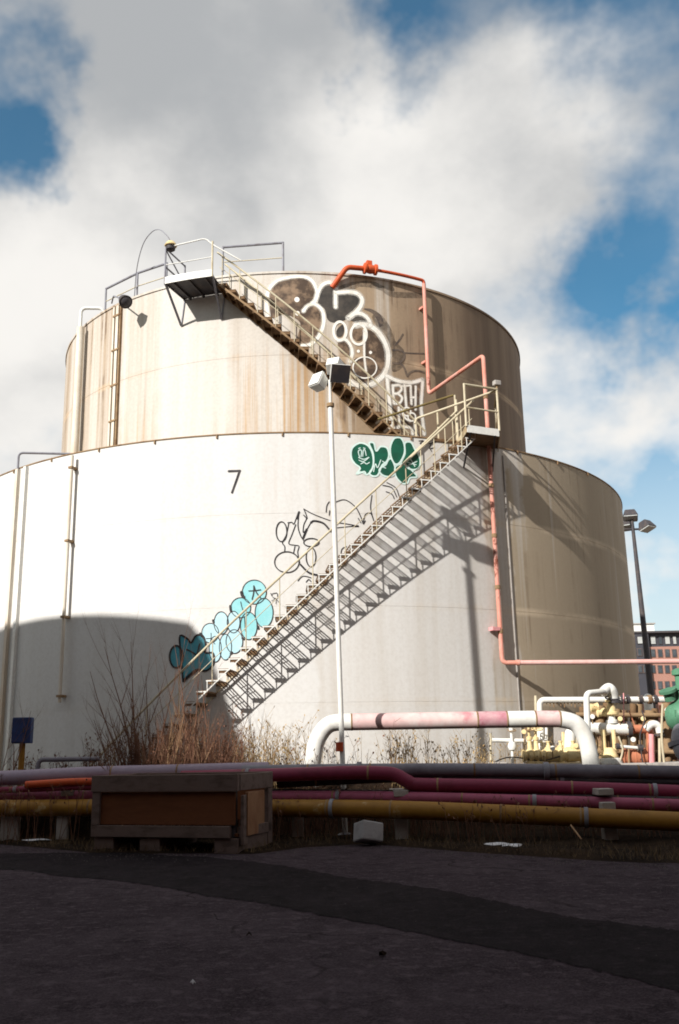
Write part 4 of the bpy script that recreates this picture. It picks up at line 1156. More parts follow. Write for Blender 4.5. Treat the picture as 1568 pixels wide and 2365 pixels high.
# tumbled concrete block
c0 = at(850, 1902, 15.9); CB = worn('pale_broken_concrete', (.36, .35, .35), (.26, .25, .25), (.15, .14, .13), 5.0, rough=.9, bstr=.4)
e = empty('concrete_block', (c0.x, 15.9, 0)); tag(e, 'pale tumbled concrete block under the yellow pipe', 'block')
Rm = Matrix.Rotation(.45, 3, 'Z') @ Matrix.Rotation(.18, 3, 'Y') @ Matrix.Rotation(-.22, 3, 'X')
mb = MB(); mb.box((c0.x, 15.9, .20), (.38, .34, .30), mat=Rm); mb.build('body', CB, e, .025)
mb = MB(); mb.box(Vector((c0.x, 15.9, .20)) + Rm @ Vector((0, 0, .156)), (.24, .18, .02), mat=Rm); mb.build('chipped_top', CB, e, .008)

# ------------------------------------------------------------------ wooden crate
FL = onz(212, 1966, 0); FR = onz(548, 1972, 0)
dirx = (FR - FL); cw = dirx.length; dirx.normalize(); diry = Vector((-dirx.y, dirx.x, 0))
ca = math.atan2(dirx.y, dirx.x)
CD = 1.25
cr = empty('wooden_crate', FL); tag(cr, 'long wooden crate on a pallet base with brown plywood sides', 'crate')
def cp(x, y, z): return FL + dirx * x + diry * y + Vector((0, 0, z))
def board(name, x0, x1, y0, y1, z0, z1, m, par=cr, rot=0.0, bv=.008):
    mb = MB(); mb.box(cp((x0 + x1) / 2, (y0 + y1) / 2, (z0 + z1) / 2), (abs(x1 - x0), abs(y1 - y0), abs(z1 - z0)), ca + rot); return mb.build(name, m, par, bv)
HT = 1.17
board('skid', .02, .38, .02, CD, 0, .22, BOARD); board('skid', .86, 1.22, .02, CD, 0, .21, BOARD); board('skid', cw - .40, cw + .0, .02, CD, 0, .22, BOARD)
board('bottom_rail', -.02, cw - .12, -.03, .05, .225, .40, BOARD); board('bottom_rail', cw - .05, cw + .02, .1, CD, .225, .38, BOARD)
board('floor', .02, cw - .02, .06, CD - .04, .24, .29, PLY)
board('side_panel', .12, cw - .05, .02, .05, .41, HT - .26, PLY)
board('side_panel', .06, cw - .04, CD - .05, CD - .02, .41, HT - .26, PLY)
board('end_panel', .03, .06, .06, CD - .06, .41, HT - .26, PLY)
board('corner_batten', -.015, .13, -.035, .015, .405, HT - .24, BOARD)
board('top_rail', -.03, cw + .02, -.05, .03, HT - .255, HT, BOARD)
board('top_rail', -.03, cw + .02, CD - .03, CD + .05, HT - .255, HT + .003, BOARD)
board('top_rail', -.04, .03, .035, CD - .035, HT - .25, HT - .004, BOARD)
board('top_rail', cw - .05, cw + .03, .035, CD - .035, HT - .25, HT - .004, BOARD)
board('corner_batten', cw - .05, cw + .02, CD - .14, CD + .03, .05, HT - .26, BOARD)
# loose end panel leaning out of the right side
lp_ = board('leaning_panel', cw - .02, cw + .03, .22, CD - .22, .24, HT - .28, PLYL, rot=.10)
board('leaning_batten', cw + .00, cw + .05, .06, .34, .12, HT - .32, BOARD, rot=.16)
board('corner_post', cw - .16, cw - .07, .06, .15, .23, HT - .26, DARKM)

# ------------------------------------------------------------------ valve manifold at right (sunlit)
def thing(name, label, cat, px, py, Y, group=None):
    p = at(px, py, Y); e = empty(name, Vector((p.x, p.y, max(0, min(p.z, 1.0))))); tag(e, label, cat, group); return e
def ptube(e, name, pts, Y, r, m, br=.1, n=12):
    mb = MB(); P = [at(q[0], q[1], q[2] if len(q) > 2 else Y) for q in pts]
    mb.tube(bend(P, br) if len(P) > 2 else P, r, n); return mb.build(name, m, e)
def flange(e, px, py, Y, r, ax, m, L=.03):
    mb = MB(); mb.lathe([(r * .6, -L), (r, -L), (r, L), (r * .6, L)], at(px, py, Y), ax, 16); o = mb.build('flange', m, e)
    a = Vector(ax).normalized(); u = a.orthogonal().normalized(); v_ = a.cross(u)
    for i in range(6):
        q = at(px, py, Y) + (u * math.cos(i * 1.047) + v_ * math.sin(i * 1.047)) * r * .82
        mb = MB(); mb.tube([q - a * (L + .015), q + a * (L + .015)], r * .10, 6); mb.build('bolt', RUSTS, o)
    return o
def wheel(e, px, py, Y, r, m, ax=(0, -.3, 1)):
    c = at(px, py, Y); a = Vector(ax).normalized(); u = a.orthogonal().normalized(); v_ = a.cross(u)
    mb = MB(); ringp = [c + (u * math.cos(2 * math.pi * i / 16) + v_ * math.sin(2 * math.pi * i / 16)) * r for i in range(17)]
    mb.tube(ringp, r * .12, 6, cap=False)
    for i in range(4):
        q = u * math.cos(i * math.pi / 2) + v_ * math.sin(i * math.pi / 2); mb.tube([c, c + q * r], r * .08, 5)
    return mb.build('handwheel', m, e)

YM = 19.6
e = thing('loop_pipe', 'tall white inverted U pipe beside the right end of the pink pipe', 'pipe', 1354, 1767, YM - .5)
ptube(e, 'pipe_run', [(1362, 1830), (1354, 1601), (1392, 1597, YM - .2), (1402, 1600, YM + .1)], YM - .5, .062, WHITEP, .12, 14)
P = [at(1392, 1598, YM - .1), at(1404, 1588, YM), at(1412, 1592, YM), at(1417, 1604, YM + .05), at(1418, 1622, YM + .1)]
mb = MB(); mb.tube(smooth_path(P, 6), .095, 14); mb.build('elbow', WHITEP, e)
flange(e, 1418, 1620, YM + .1, .14, (0, 0, 1), DARKM)
e = thing('header_pipe', 'long white header pipe crossing high behind the loop pipe', 'pipe', 1250, 1740, YM + .6)
ptube(e, 'pipe_run', [(1249, 1775), (1246, 1616), (1560, 1615), (1640, 1616)], YM + .6, .062, WHITEP, .12)
ptube(e, 'riser', [(1239, 1775), (1237, 1606)], YM + .75, .03, CREAM)
for px in (1436, 1448, 1478, 1500, 1513):
    flange(e, px, 1615, YM + .6, .095, (1, 0, 0), DARKM if px != 1500 else RUSTS, .035)
for i in range(12):
    px = 1262 + i * 8.2; a = at(px, 1621, YM + .62); mb = MB(); mb.tube([a, a - Vector((0, 0, .05 + .03 * (i % 3)))], .014, 5); mb.build('drip_nub', RUSTS, e)
e = thing('instrument_panel', 'pale grey panel behind the white header pipe', 'panel', 1295, 1700, YM + .9)
a = at(1262, 1645, YM + .95); b_ = at(1330, 1735, YM + .95); mb = MB(); mb.box(((a.x + b_.x) / 2, a.y, (a.z + b_.z) / 2), (b_.x - a.x, .1, a.z - b_.z)); mb.build('panel', CONC, e, .01)
mb = MB(); mb.box((b_.x + .02, a.y, a.z / 2), (.06, .08, a.z)); mb.build('post', CREAM, e)
mb = MB(); mb.box((a.x - .02, a.y, a.z / 2), (.06, .08, a.z)); mb.build('post', CREAM, e)
e = thing('white_stub_pipe', 'low white crossbar pipe with ball valve at the left of the manifold', 'pipe', 1183, 1760, YM)
ptube(e, 'pipe_run', [(1136, 1709), (1262, 1711)], YM, .042, WHITEP)
ptube(e, 'leg', [(1133, 1693), (1134, 1790)], YM, .024, CREAM)
ptube(e, 'leg', [(1251, 1680), (1253, 1790)], YM + .1, .045, WHITEP)
ptube(e, 'leg', [(1262, 1680), (1263, 1790)], YM + .1, .03, WHITEP)
ptube(e, 'valve_stem', [(1183, 1722), (1184, 1790)], YM - .05, .03, WHITEP)
mb = MB(); mb.lathe([(.02, -.09), (.07, -.07), (.095, 0), (.07, .07), (.03, .09), (.03, .3), (.045, .31), (.045, .36)], at(1183, 1723, YM - .05), (0, 0, 1), 14); mb.build('ball_valve', WHITEP, e)
wheel(e, 1182, 1686, YM - .05, .08, RUSTS)
for (px, py, lab) in [(1225, 1700, 'slim yellow valve nearest the ball valve'), (1240, 1702, 'slim yellow valve right of its twin')]:
    e = thing('yellow_valve', lab, 'valve', px, 1750, YM - .2, 'yellow valves of the manifold')
    c = at(px, 1745, YM - .2)
    mb = MB(); mb.lathe([(.10, -.18), (.10, -.12), (.06, -.1), (.08, 0), (.09, .08), (.05, .14), (.04, .3), (.06, .31), (.06, .36), (.025, .38), (.025, .55)], c, (0, 0, 1), 14); mb.build('body', YELV, e)
    mb = MB(); mb.lathe([(.1, -.12), (.1, -.08), (.06, -.06), (.06, .06), (.1, .08), (.1, .12)], c, (1, 0, 0), 14); mb.build('branch', YELV, e)
    wheel(e, px, 1683, YM - .2, .11, RUSTS if px < 1230 else YELV)
    for d in (-.14, .14):
        mb = MB(); mb.lathe([(.12, -.02), (.12, .02)], c + Vector((d, 0, 0)), (1, 0, 0), 12); mb.build('flange', YELV, e)
e = thing('yellow_pump', 'squat yellow pump casing with stepped flanges on the pad', 'pump', 1298, 1752, YM - .1)
c = at(1258, 1743, YM - .1)
mb = MB(); mb.lathe([(.12, 0), (.15, .02), (.15, .10), (.14, .12), (.14, .26), (.18, .28), (.18, .32), (.12, .34), (.12, .42), (.15, .44), (.14, .70), (.10, .78)], c, (1, 0, .0), 18); mb.build('casing', YELV, e)
mb = MB(); mb.box(c + Vector((.4, 0, -.2)), (.8, .3, .1)); mb.build('foot', YELV, e, .01)
for i in range(3):
    mb = MB(); mb.lathe([(.05, 0), (.05, .05), (.03, .06), (.03, .11), (.045, .12), (.045, .14)], c + Vector((.08 + .25 * i, -.02, .13)), (0, 0, 1), 10); mb.build('port', YELV, e)
e = thing('filter_canister', 'white upright filter canister behind the pipe elbow', 'canister', 1314, 1735, YM + .2)
c = at(1315, 1735, YM + .2)
mb = MB(); mb.lathe([(.06, -.1), (.09, -.05), (.115, .02), (.115, .34), (.09, .42), (.04, .46)], c, (.12, 0, 1), 18); mb.build('body', WHITEP, e)
ptube(e, 'side_pipe', [(1300, 1690), (1302, 1790)], YM + .2, .03, YELV)
e = thing('white_main_valve_pipe', 'fat white pipe with red orange end stretching right of the loop pipe', 'pipe', 1400, 1690, YM + .1)
ptube(e, 'pipe_run', [(1362, 1681), (1449, 1684)], YM + .1, .118, WHITEP, n=18)
flange(e, 1452, 1684, YM + .1, .16, (1, 0, 0), DARKM, .04)
ptube(e, 'red_run', [(1455, 1683), (1499, 1683), (1502, 1700), (1503, 1790)], YM + .1, .085, ORANG, .14, 16)
P = [at(1492, 1684, YM - .1), at(1506, 1672, YM - .15), at(1519, 1676, YM - .15), at(1524, 1692, YM - .15)]
mb = MB(); mb.tube(smooth_path(P, 6), .075, 14); mb.build('elbow', WHITEP, e)
ptube(e, 'pink_leg', [(1504, 1695), (1506, 1790)], YM - .12, .055, PINKP)
ptube(e, 'leg', [(1523, 1695), (1524, 1790)], YM - .12, .03, CREAM)
flange(e, 1523, 1697, YM - .12, .1, (0, 0, 1), DARKM, .02)
e = thing('gate_valve', 'yellow gate valve with bonnet standing on the fat white pipe', 'valve', 1410, 1668, YM + .1, 'yellow valves of the manifold')
c = at(1413, 1668, YM + .1)
mb = MB(); mb.lathe([(.12, -.02), (.12, .04), (.08, .06), (.07, .14)], c, (0, 0, 1), 14); mb.build('neck', WHITEP, e)
mb = MB(); mb.lathe([(.08, .14), (.15, .16), (.15, .2), (.11, .22), (.10, .30), (.06, .36), (.06, .40), (.10, .42), (.10, .45), (.03, .47), (.03, .62)], c, (0, 0, 1), 14); mb.build('bonnet', YELV, e)
wheel(e, 1414, 1611, YM + .1, .14, DARKM)
for (px, py) in ((1388, 1645), (1372, 1633)):
    mb = MB(); mb.lathe([(.05, -.1), (.09, -.08), (.07, 0), (.09, .08), (.05, .1)], at(px, py, YM + .15), (1, 0, .1), 12); mb.build('actuator', YELV, e)
e = thing('yellow_pot_valve', 'yellow flared valve on a round white base under the fat pipe', 'valve', 1408, 1760, YM - .1, 'yellow valves of the manifold')
c = at(1409, 1758, YM - .1)
mb = MB(); mb.lathe([(.24, -.2), (.25, -.04), (.22, .05), (.14, .08)], c, (0, 0, 1), 20); mb.build('base', WHITEP, e)
mb = MB(); mb.lathe([(.17, .08), (.17, .12), (.15, .14), (.11, .24), (.08, .27)], c, (0, 0, 1), 18); mb.build('body', YELV, e)
for d in (-.09, .12):
    mb = MB(); mb.tube([c + Vector((d, 0, .22)), c + Vector((d, 0, .62))], .045, 10); mb.build('tube', YELV, e)
e = thing('short_white_pipe', 'short white pipe with black ends low in the manifold', 'pipe', 1450, 1726, YM - .2)
ptube(e, 'pipe_run', [(1426, 1723), (1476, 1727)], YM - .2, .032, WHITEP)
flange(e, 1426, 1723, YM - .2, .06, (1, 0, 0), DARKM, .03); flange(e, 1478, 1727, YM - .2, .07, (1, 0, 0), DARKM, .05)
ptube(e, 'support', [(1452, 1728), (1453, 1790)], YM - .2, .02, RUSTS)
e = thing('rusty_drum', 'rusty orange drum lying on the equipment pad', 'drum', 1470, 1745, YM)
mb = MB(); mb.lathe([(.14, 0), (.16, .02), (.16, .2), (.17, .21), (.16, .22), (.16, .44), (.14, .46)], at(1440, 1747, YM), (1, 0, 0), 18); mb.build('body', ORANG, e)
mb = MB(); mb.lathe([(.05, .0), (.05, .06)], at(1455, 1736, YM - .02), (0, 0, 1), 10); mb.build('bung', RUSTS, e)
# pads
for (x0, x1, y, Y, m, lab) in [(1105, 1165, 1757, YM - .2, CONC, 'small concrete pad left of the yellow valves'), (1170, 1380, 1762, YM, CONC, 'long concrete pad under the yellow pump'), (1390, 1640, 1760, YM, CONC, 'concrete pad under the rusty drum')]:
    a = at(x0, y, Y); b_ = at(x1, y, Y); mb = MB(); mb.box(((a.x + b_.x) / 2, Y + .1, (a.z - .02) / 2), (b_.x - a.x, .9, a.z - .02))
    tag(mb.build('equipment_pad', m, None, .02), lab, 'pad', 'concrete pads of the manifold')
# rusty pipe bank behind
e = thing('rusty_pipe_bank', 'brown rusty bank of upright pipes behind the manifold', 'pipe bank', 1470, 1700, YM + 1.6)
for i in range(13):
    px = 1345 + i * 19 + 4 * math.sin(i * 3.3); t = 1632 + 10 * math.sin(i * 1.7)
    ptube(e, 'upright_pipe', [(px, t), (px + 2, 1800)], YM + 1.6 + .1 * (i % 2), .075 + .02 * (i % 3), RUSTS if i % 3 else RUSTG, n=10)
ptube(e, 'cross_pipe', [(1330, 1650), (1600, 1652)], YM + 1.45, .05, RUSTS)
ptube(e, 'cross_pipe', [(1330, 1735), (1600, 1737)], YM + 1.45, .05, RUSTS)
ptube(e, 'slanted_rod', [(1452, 1640), (1472, 1690)], YM + .4, .012, ORANG)
ptube(e, 'slanted_rod', [(1440, 1600), (1441, 1690)], YM + .4, .012, PINKP)
for i, (px, py, Y) in enumerate([(1210, 1690, YM - .1), (1276, 1728, YM - .3), (1330, 1722, YM - .2), (1368, 1655, YM), (1432, 1660, YM), (1462, 1708, YM - .2), (1485, 1660, YM + .2), (1540, 1640, YM + .5)]):
    e = thing('pressure_gauge', ['round gauge left of the yellow valves', 'round gauge above the yellow pump', 'round gauge beside the filter canister', 'round gauge on the left end of the fat white pipe', 'round gauge right of the gate valve', 'round gauge above the short white pipe', 'round gauge over the red orange run', 'round gauge on the far right of the header'][i], 'gauge', px, py, Y, 'pressure gauges of the manifold')
    c = at(px, py, Y)
    mb = MB(); mb.lathe([(.045, 0), (.05, .01), (.05, .04), (.045, .045)], c, (-.2, -1, .1), 14); mb.build('dial', WHITEP if i % 2 else YELV, e)
    mb = MB(); mb.tube([c + Vector((0, .02, -.03)), c + Vector((0, .03, -.20))], .012, 6); mb.build('stem', RUSTS, e)
for i, (P_, m, r_) in enumerate([([(1140, 1760), (1180, 1748), (1250, 1756), (1300, 1744)], DARKM, .012), ([(1368, 1760), (1380, 1720), (1372, 1690)], RUSTS, .015), ([(1428, 1700), (1438, 1730), (1430, 1762)], CREAM, .018), ([(1482, 1640), (1488, 1665), (1478, 1700), (1484, 1760)], DARKM, .014), ([(1530, 1625), (1528, 1700), (1534, 1765)], CREAM, .022)]):
    mb = MB(); mb.tube(smooth_path([at(x, y, YM - .25) for x, y in P_], 6), r_, 6)
    tag(mb.build('loose_hose', m), ['black hose trailing across the pad under the pump', 'rusty hose beside the loop pipe foot', 'cream hose right of the yellow pot valve', 'black hose hanging behind the red orange run', 'cream riser hose near the green actuator'][i], 'hose', 'hoses among the manifold')
# green actuator at the right edge
e = thing('green_actuator', 'green valve actuator cut by the right edge of the picture', 'valve', 1560, 1700, 17.6)
c = at(1578, 1650, 17.6)
mb = MB(); mb.lathe([(.10, -.32), (.24, -.26), (.31, -.16), (.33, -.02), (.30, .12), (.20, .22), (.13, .26), (.12, .42), (.16, .44), (.16, .5), (.08, .53), (.08, .7), (.13, .72), (.13, .8), (.05, .84)], c, (0, 0, 1), 22); mb.build('body', GREENP, e)
for i in range(8):
    q = c + Vector((.31 * math.cos(i * .785), .31 * math.sin(i * .785), .02)); mb = MB(); mb.tube([q - Vector((0, 0, .05)), q + Vector((0, 0, .06))], .025, 6); mb.build('bolt', GREENP, e)
mb = MB(); mb.lathe([(.16, 0), (.16, .05), (.10, .07), (.10, .2)], c + Vector((-.28, -.1, .45)), (.3, .2, -1), 14); mb.build('side_knob', GREENP, e)
mb = MB(); mb.tube([c + Vector((0, 0, -.3)), Vector((c.x, c.y, .0))], .12, 14); mb.build('stand', GREENP, e)
e = thing('grey_duct', 'thick grey duct slanting down at the right edge', 'duct', 1568, 1760, 17.2)
mb = MB(); mb.tube(bend([at(1630, 1655, 17.7), at(1572, 1690, 17.4), at(1580, 1740, 17.1), at(1650, 1790, 16.9)], .25, 8), .19, 20); mb.build('duct_run', GREYM, e)
mb = MB(); mb.lathe([(.2, -.05), (.25, -.04), (.25, .04), (.2, .05)], at(1576, 1716, 17.25), (.1, -.2, -1), 20); mb.build('flange', GREYM, e)

# blue cabinet at the left
e = thing('blue_cabinet', 'dark blue cabinet on a yellow stand at far left', 'cabinet', 53, 1745, 18.8)
a = at(34, 1657, 18.8); b_ = at(72, 1716, 18.8)
mb = MB(); mb.box(((a.x + b_.x) / 2, 18.8, (a.z + b_.z) / 2), (b_.x - a.x, .28, a.z - b_.z), .12); mb.build('case', BLUEP, e, .012)
mb = MB(); mb.box(((a.x + b_.x) / 2 - .03, 18.64, (a.z + b_.z) / 2), ((b_.x - a.x) * .72, .02, (a.z - b_.z) * .9), .12); dr = mb.build('door', BLUEP, e, .005)
mb = MB(); mb.box(((a.x + b_.x) / 2 + .07, 18.62, (a.z + b_.z) / 2), (.015, .03, .09)); mb.build('latch', DARKM, dr)
mb = MB(); mb.tube([Vector(((a.x + b_.x) / 2, 18.82, b_.z)), Vector(((a.x + b_.x) / 2, 18.82, 0))], .06, 10); mb.build('stand', YELP, e)
ptube(thing('low_grey_pipe', 'low grey pipe lying left of the shrub behind the lilac pipe', 'pipe', 120, 1770, 18.7), 'pipe_run', [(84, 1790), (90, 1754), (230, 1752)], 18.7, .045, GREYP, .1)

# ------------------------------------------------------------------ far background
YF = 150.0
FM = YF / FPX                                             # metres per measured pixel out there
lft = at(1430, 1600, YF).x; rgt = lft + 46
e = empty('brick_building', ((lft + rgt) / 2, YF, 0)); tag(e, 'distant brick building with dark top storey beyond the lamp post', 'building')
zt = at(1520, 1462, YF).z; zb = at(1520, 1493, YF).z; bx = at(1498, 1500, YF).x
mb = MB(); mb.box(((bx + rgt) / 2, YF + 8, zb / 2), (rgt - bx, 16, zb)); mb.build('brick_wall', BRICKM, e)
mb = MB(); mb.box(((bx + rgt) / 2, YF + 8.2, (zt + zb) / 2), (rgt - bx, 15.8, zt - zb - .01)); mb.build('top_storey', DARKCL, e)
mb = MB(); mb.box(((lft + rgt) / 2, YF + 7.6, zt + .15), (rgt - lft + .6, 16.6, .3)); mb.build('cornice', DARKM, e)
mb = MB(); mb.box(((lft + bx) / 2, YF + 7.5, zt / 2 - .01), (bx - lft - .02, 16, zt - .02)); mb.build('dark_bay', DARKCL, e)
wins = []
for i in range(14):
    px = 1508 + i * 16.5
    wins.append((px, 1478, WINDL if i % 3 != 1 else WINDM, 6.5 if i % 2 else 10, 17, YF + .25))
    wins.append((px, 1508, WINDM, 8.5, 16, YF - .05))
    wins.append((px, 1545, WINDM, 8.5, 16, YF - .05))
    wins.append((px, 1582, WINDM, 8.5, 16, YF - .05))
for px, py, m, w_ in ((1480, 1478, WINDL, 15), (1477, 1506, WINDM, 8), (1490, 1508, WINDL, 6), (1478, 1545, WINDM, 8), (1490, 1545, WINDM, 7)):
    wins.append((px, py, m, w_, 15, YF - .55))
for px, py, m, w_, h_, yy in wins:
    p = at(px, py, yy); mb = MB(); mb.box((p.x, yy, p.z), ((w_ + 2.4) * FM, .12, (h_ + 2.4) * FM)); wn = mb.build('window', DARKM if py < 1495 else BOARD, e)
    mb = MB(); mb.box((p.x, yy - .06, p.z), (w_ * FM, .08, h_ * FM)); mb.build('pane', m, wn)
e = empty('roof_hut', (at(1472, 1450, YF + 3).x, YF + 3, 0)); tag(e, 'small pale rooftop hut peeking beside the tank edge', 'hut')
a = at(1470, 1458, YF + 5); mb = MB(); mb.box((a.x + .6, YF + 6, a.z - .4), (4.4, 3, 3.0)); mb.build('wall', WHITEP, e)
mb = MB(); mb.box((a.x + .6, YF + 6, a.z + 1.2), (4.8, 3.4, .2)); mb.build('roof', CONC, e)
# lamp post with three heads
YL = 42.0
bt_ = at(1506, 1660, YL); tp = at(1458, 1188, YL)
e = empty('lamp_post', (bt_.x, YL, 0)); tag(e, 'tall dark lamp post with three heads in front of the brick building', 'lamp post')
bs = Vector((bt_.x + .1, YL, 0)); el = at(1460, 1222, YL)
mb = MB(); mb.tube([bs, bs.lerp(tp, .6), tp], [.17, .12, .07], 12); mb.build('pole', DARKM, e)
mb = MB(); mb.tube([at(1441, 1222, YL), el, at(1490, 1221, YL)], .05, 8); mb.build('cross_arm', DARKM, e)
for px, py, yy in ((1455, 1188, YL), (1443, 1210, YL + .3), (1492, 1212, YL - .2)):
    c = at(px, py, yy); mb = MB(); Rm = Matrix.Rotation(.5 * (px - 1465) / 20, 3, 'Z') @ Matrix.Rotation(-.35, 3, 'X'); mb.hexa([c + Rm @ Vector(q) for q in ((-.34, -.3, -.2), (.34, -.3, -.2), (.34, .3, -.2), (-.34, .3, -.2), (-.22, -.16, .2), (.22, -.16, .2), (.22, .2, .2), (-.22, .2, .2))]); hd = mb.build('lamp_head', DARKM, e, .04)
    mb = MB(); mb.box(c + Rm @ Vector((0, 0, -.22)), (.6, .52, .04), mat=Rm); mb.build('lens', WINDL, hd)
mb = MB(); mb.box(bs + Vector((0, 0, .2)), (.8, .8, .4)); mb.build('footing', CONC, e)
e = empty('white_bollard', at(1496, 1605, 41)); tag(e, 'small white post at the foot of the lamp post', 'post')
a = at(1496, 1610, 41); mb = MB(); mb.tube([Vector((a.x, 41, 0)), Vector((a.x, 41, a.z))], .2, 10); mb.build('shaft', WHITEP, e)
mb = MB(); mb.lathe([(.2, 0), (.12, .12), (.02, .16)], Vector((a.x, 41, a.z)), (0, 0, 1), 10); mb.build('cap', WHITEP, e)
# rusty red hoarding behind the yard at right
hz = at(1560, 1625, 48).z
e = empty('red_hoarding', (22, 48, 0)); tag(e, 'rust red hoarding boards at the back of the yard', 'fence')
x = 12.0
while x < 36:
    mb = MB(); mb.box((x, 48 + .02 * (int(x * 5) % 2), hz / 2 + .05 * math.sin(x * 3)), (.56, .05, hz)); mb.build('board', ORANG if int(x / .58) % 3 == 0 else BRICKM, e); x += .58

# ------------------------------------------------------------------ plants
def twig(mb, p, d, L, r, depth, rg, kids, curl=.25, up=.12):
    pts = [Vector(p)]; rr = [r]; dd = Vector(d).normalized(); m = 6
    for i in range(m):
        dd = (dd + Vector((rg.uniform(-1, 1), rg.uniform(-1, 1), rg.uniform(-.6, 1))) * curl * .35 + Vector((0, 0, up * .3))).normalized()
        pts.append(pts[-1] + dd * L / m); rr.append(r * (1 - (i + 1) / m * .82))
    mb.tube(pts, rr, 4, cap=False)
    if depth > 0:
        for _ in range(kids):
            i = rg.randint(2, m - 1); q = pts[i]
            s = (pts[i] - pts[i - 1]).normalized()
            s = (s + Vector((rg.uniform(-1, 1), rg.uniform(-1, 1), rg.uniform(-.2, .8))) * .65).normalized()
            twig(mb, q, s, L * rg.uniform(.28, .5), rr[i] * .65, depth - 1, rg, max(1, kids - 2), curl, up)


def shrub(label, base, targets, n, seed, mats, spread, hgt, r0=.013, pale=.2):
    e = empty('bare_shrub', base); tag(e, label, 'shrub', 'leafless shrubs behind the crate')
    rg = random.Random(seed)
    A, B = MB(), MB()
    for t in targets:
        d = t - base; b0 = base + Vector((rg.uniform(-.3, .3), rg.uniform(-.15, .15), 0))
        twig(A, b0, (t - b0), d.length, r0 * 1.4, 2, rg, 5, .22, .06)
    for i in range(n):
        a = rg.gauss(0, spread); L = hgt * rg.uniform(.45, 1.0)
        b0 = base + Vector((rg.gauss(0, .38), rg.uniform(-.3, .3), 0))
        twig(B if rg.random() < pale else A, b0, (math.sin(a), rg.uniform(-.25, .25), math.cos(a)), L, r0 * rg.uniform(.6, 1.2), 2, rg, 4, .3, .1)
    A.build('branches', mats[0], e, fixn=False, sharp=False)
    B.build('pale_branches', mats[1], e, fixn=False, sharp=False)
    return e


YS = 18.4
shrub('widest bare reddish shrub fanning left behind the crate', Vector((at(365, 1790, YS).x, YS, .05)),
      [at(x, y, YS + dy_) for x, y, dy_ in [(215, 1560, .2), (300, 1590, -.1), (318, 1480, .3), (345, 1560, 0), (262, 1640, 0), (200, 1690, -.2), (395, 1545, .1), (245, 1500, .3)]], 95, 3, (STEM, STEML), .38, 2.4, .017, .22)
shrub('dense bare shrub below the foot of the stair', Vector((at(470, 1790, YS).x, YS - .2, .05)),
      [at(x, y, YS - .1) for x, y in [(440, 1480), (470, 1530), (505, 1560), (425, 1560), (540, 1640)]], 95, 8, (STEM, STEML), .30, 2.0, .016, .22)
shrub('thin bare shrub at the left edge beside the blue cabinet', Vector((at(-20, 1790, YS).x, YS - .1, .05)), [at(30, 1690, YS), at(60, 1640, YS)], 16, 12, (STEM, STEML), .35, 1.5)


def weeds(name, label, boxes, seed, m, hmin, hmax):
    mb = MB(); rg = random.Random(seed)
    for (x0, x1, y0, y1, n, hs) in boxes:
        for i in range(n):
            p = Vector((rg.uniform(x0, x1), rg.uniform(y0, y1), .0)); p.z = berm(p.y); h = rg.uniform(hmin, hmax) * hs
            lean = Vector((rg.gauss(0, .16), rg.gauss(0, .12), 1)).normalized()
            pts = [p, p + lean * h * .5, p + lean * h * .8 + Vector((rg.gauss(0, .03), 0, 0)), p + lean * h + Vector((rg.gauss(0, .08), rg.gauss(0, .05), 0))]
            mb.tube(pts, [.006, .005, .004, .002], 3, cap=False)
            k = rg.randint(2, 6)
            for j in range(k):
                t = rg.uniform(.45, .98); q = p + lean * h * t; s = Vector((rg.uniform(-1, 1), rg.uniform(-1, 1), rg.uniform(.3, 1.4))).normalized() * h * rg.uniform(.06, .16)
                mb.tube([q, q + s], [.004, .0025], 3, cap=False)
                if rg.random() < .7:
                    c = q + s; u = Vector((rg.uniform(-1, 1), rg.uniform(-1, 1), .5)).normalized() * .022; v_ = Vector((rg.uniform(-1, 1), rg.uniform(-1, 1), 1)).normalized() * .035
                    mb.add([c - u, c + v_, c + u, c - v_ * .6], [(0, 1, 2, 3)])
    o = mb.build(name, m, None, fixn=False, sharp=False)
    return tag(o, label, 'weeds', kind='stuff')
def wx(px, Y=18.4): return at(px, 1780, Y).x
weeds('dry_weeds', 'dry straw coloured weeds standing behind the pipe rack', [(wx(545), wx(720), 18.7, 19.6, 110, 1.0), (wx(560), wx(640), 18.2, 19.0, 40, 1.2), (wx(720), wx(1130), 18.8, 19.5, 55, .74), (wx(900), wx(1010), 18.8, 19.4, 60, .9), (wx(1030), wx(1130), 18.6, 19.3, 45, .85), (wx(1130), wx(1500), 19.9, 20.4, 70, .7)], 5, STRAW, .55, 1.35)
weeds('reddish_stalks', 'reddish brown stalks massed below the stair foot', [(wx(180), wx(560), 18.3, 19.3, 430, 1.0), (wx(330), wx(560), 18.2, 19.0, 330, 1.45), (wx(0), wx(180), 18.3, 19.2, 130, .7)], 15, STEM, .4, 1.15)
weeds('rack_weeds', 'brown stalks growing up among the rack pipes', [(wx(600), wx(760), 17.9, 18.2, 60, 1.0), (wx(620), wx(1000), 16.4, 17.9, 170, .62), (wx(1000), wx(1568), 15.5, 17.4, 210, .55), (wx(640), wx(1568), 17.2, 17.9, 90, .85), (wx(850), wx(870), 17.9, 18.1, 3, 1.6), (wx(0), wx(220), 17.2, 18.0, 40, .85)], 9, STEM, .9, 1.4)
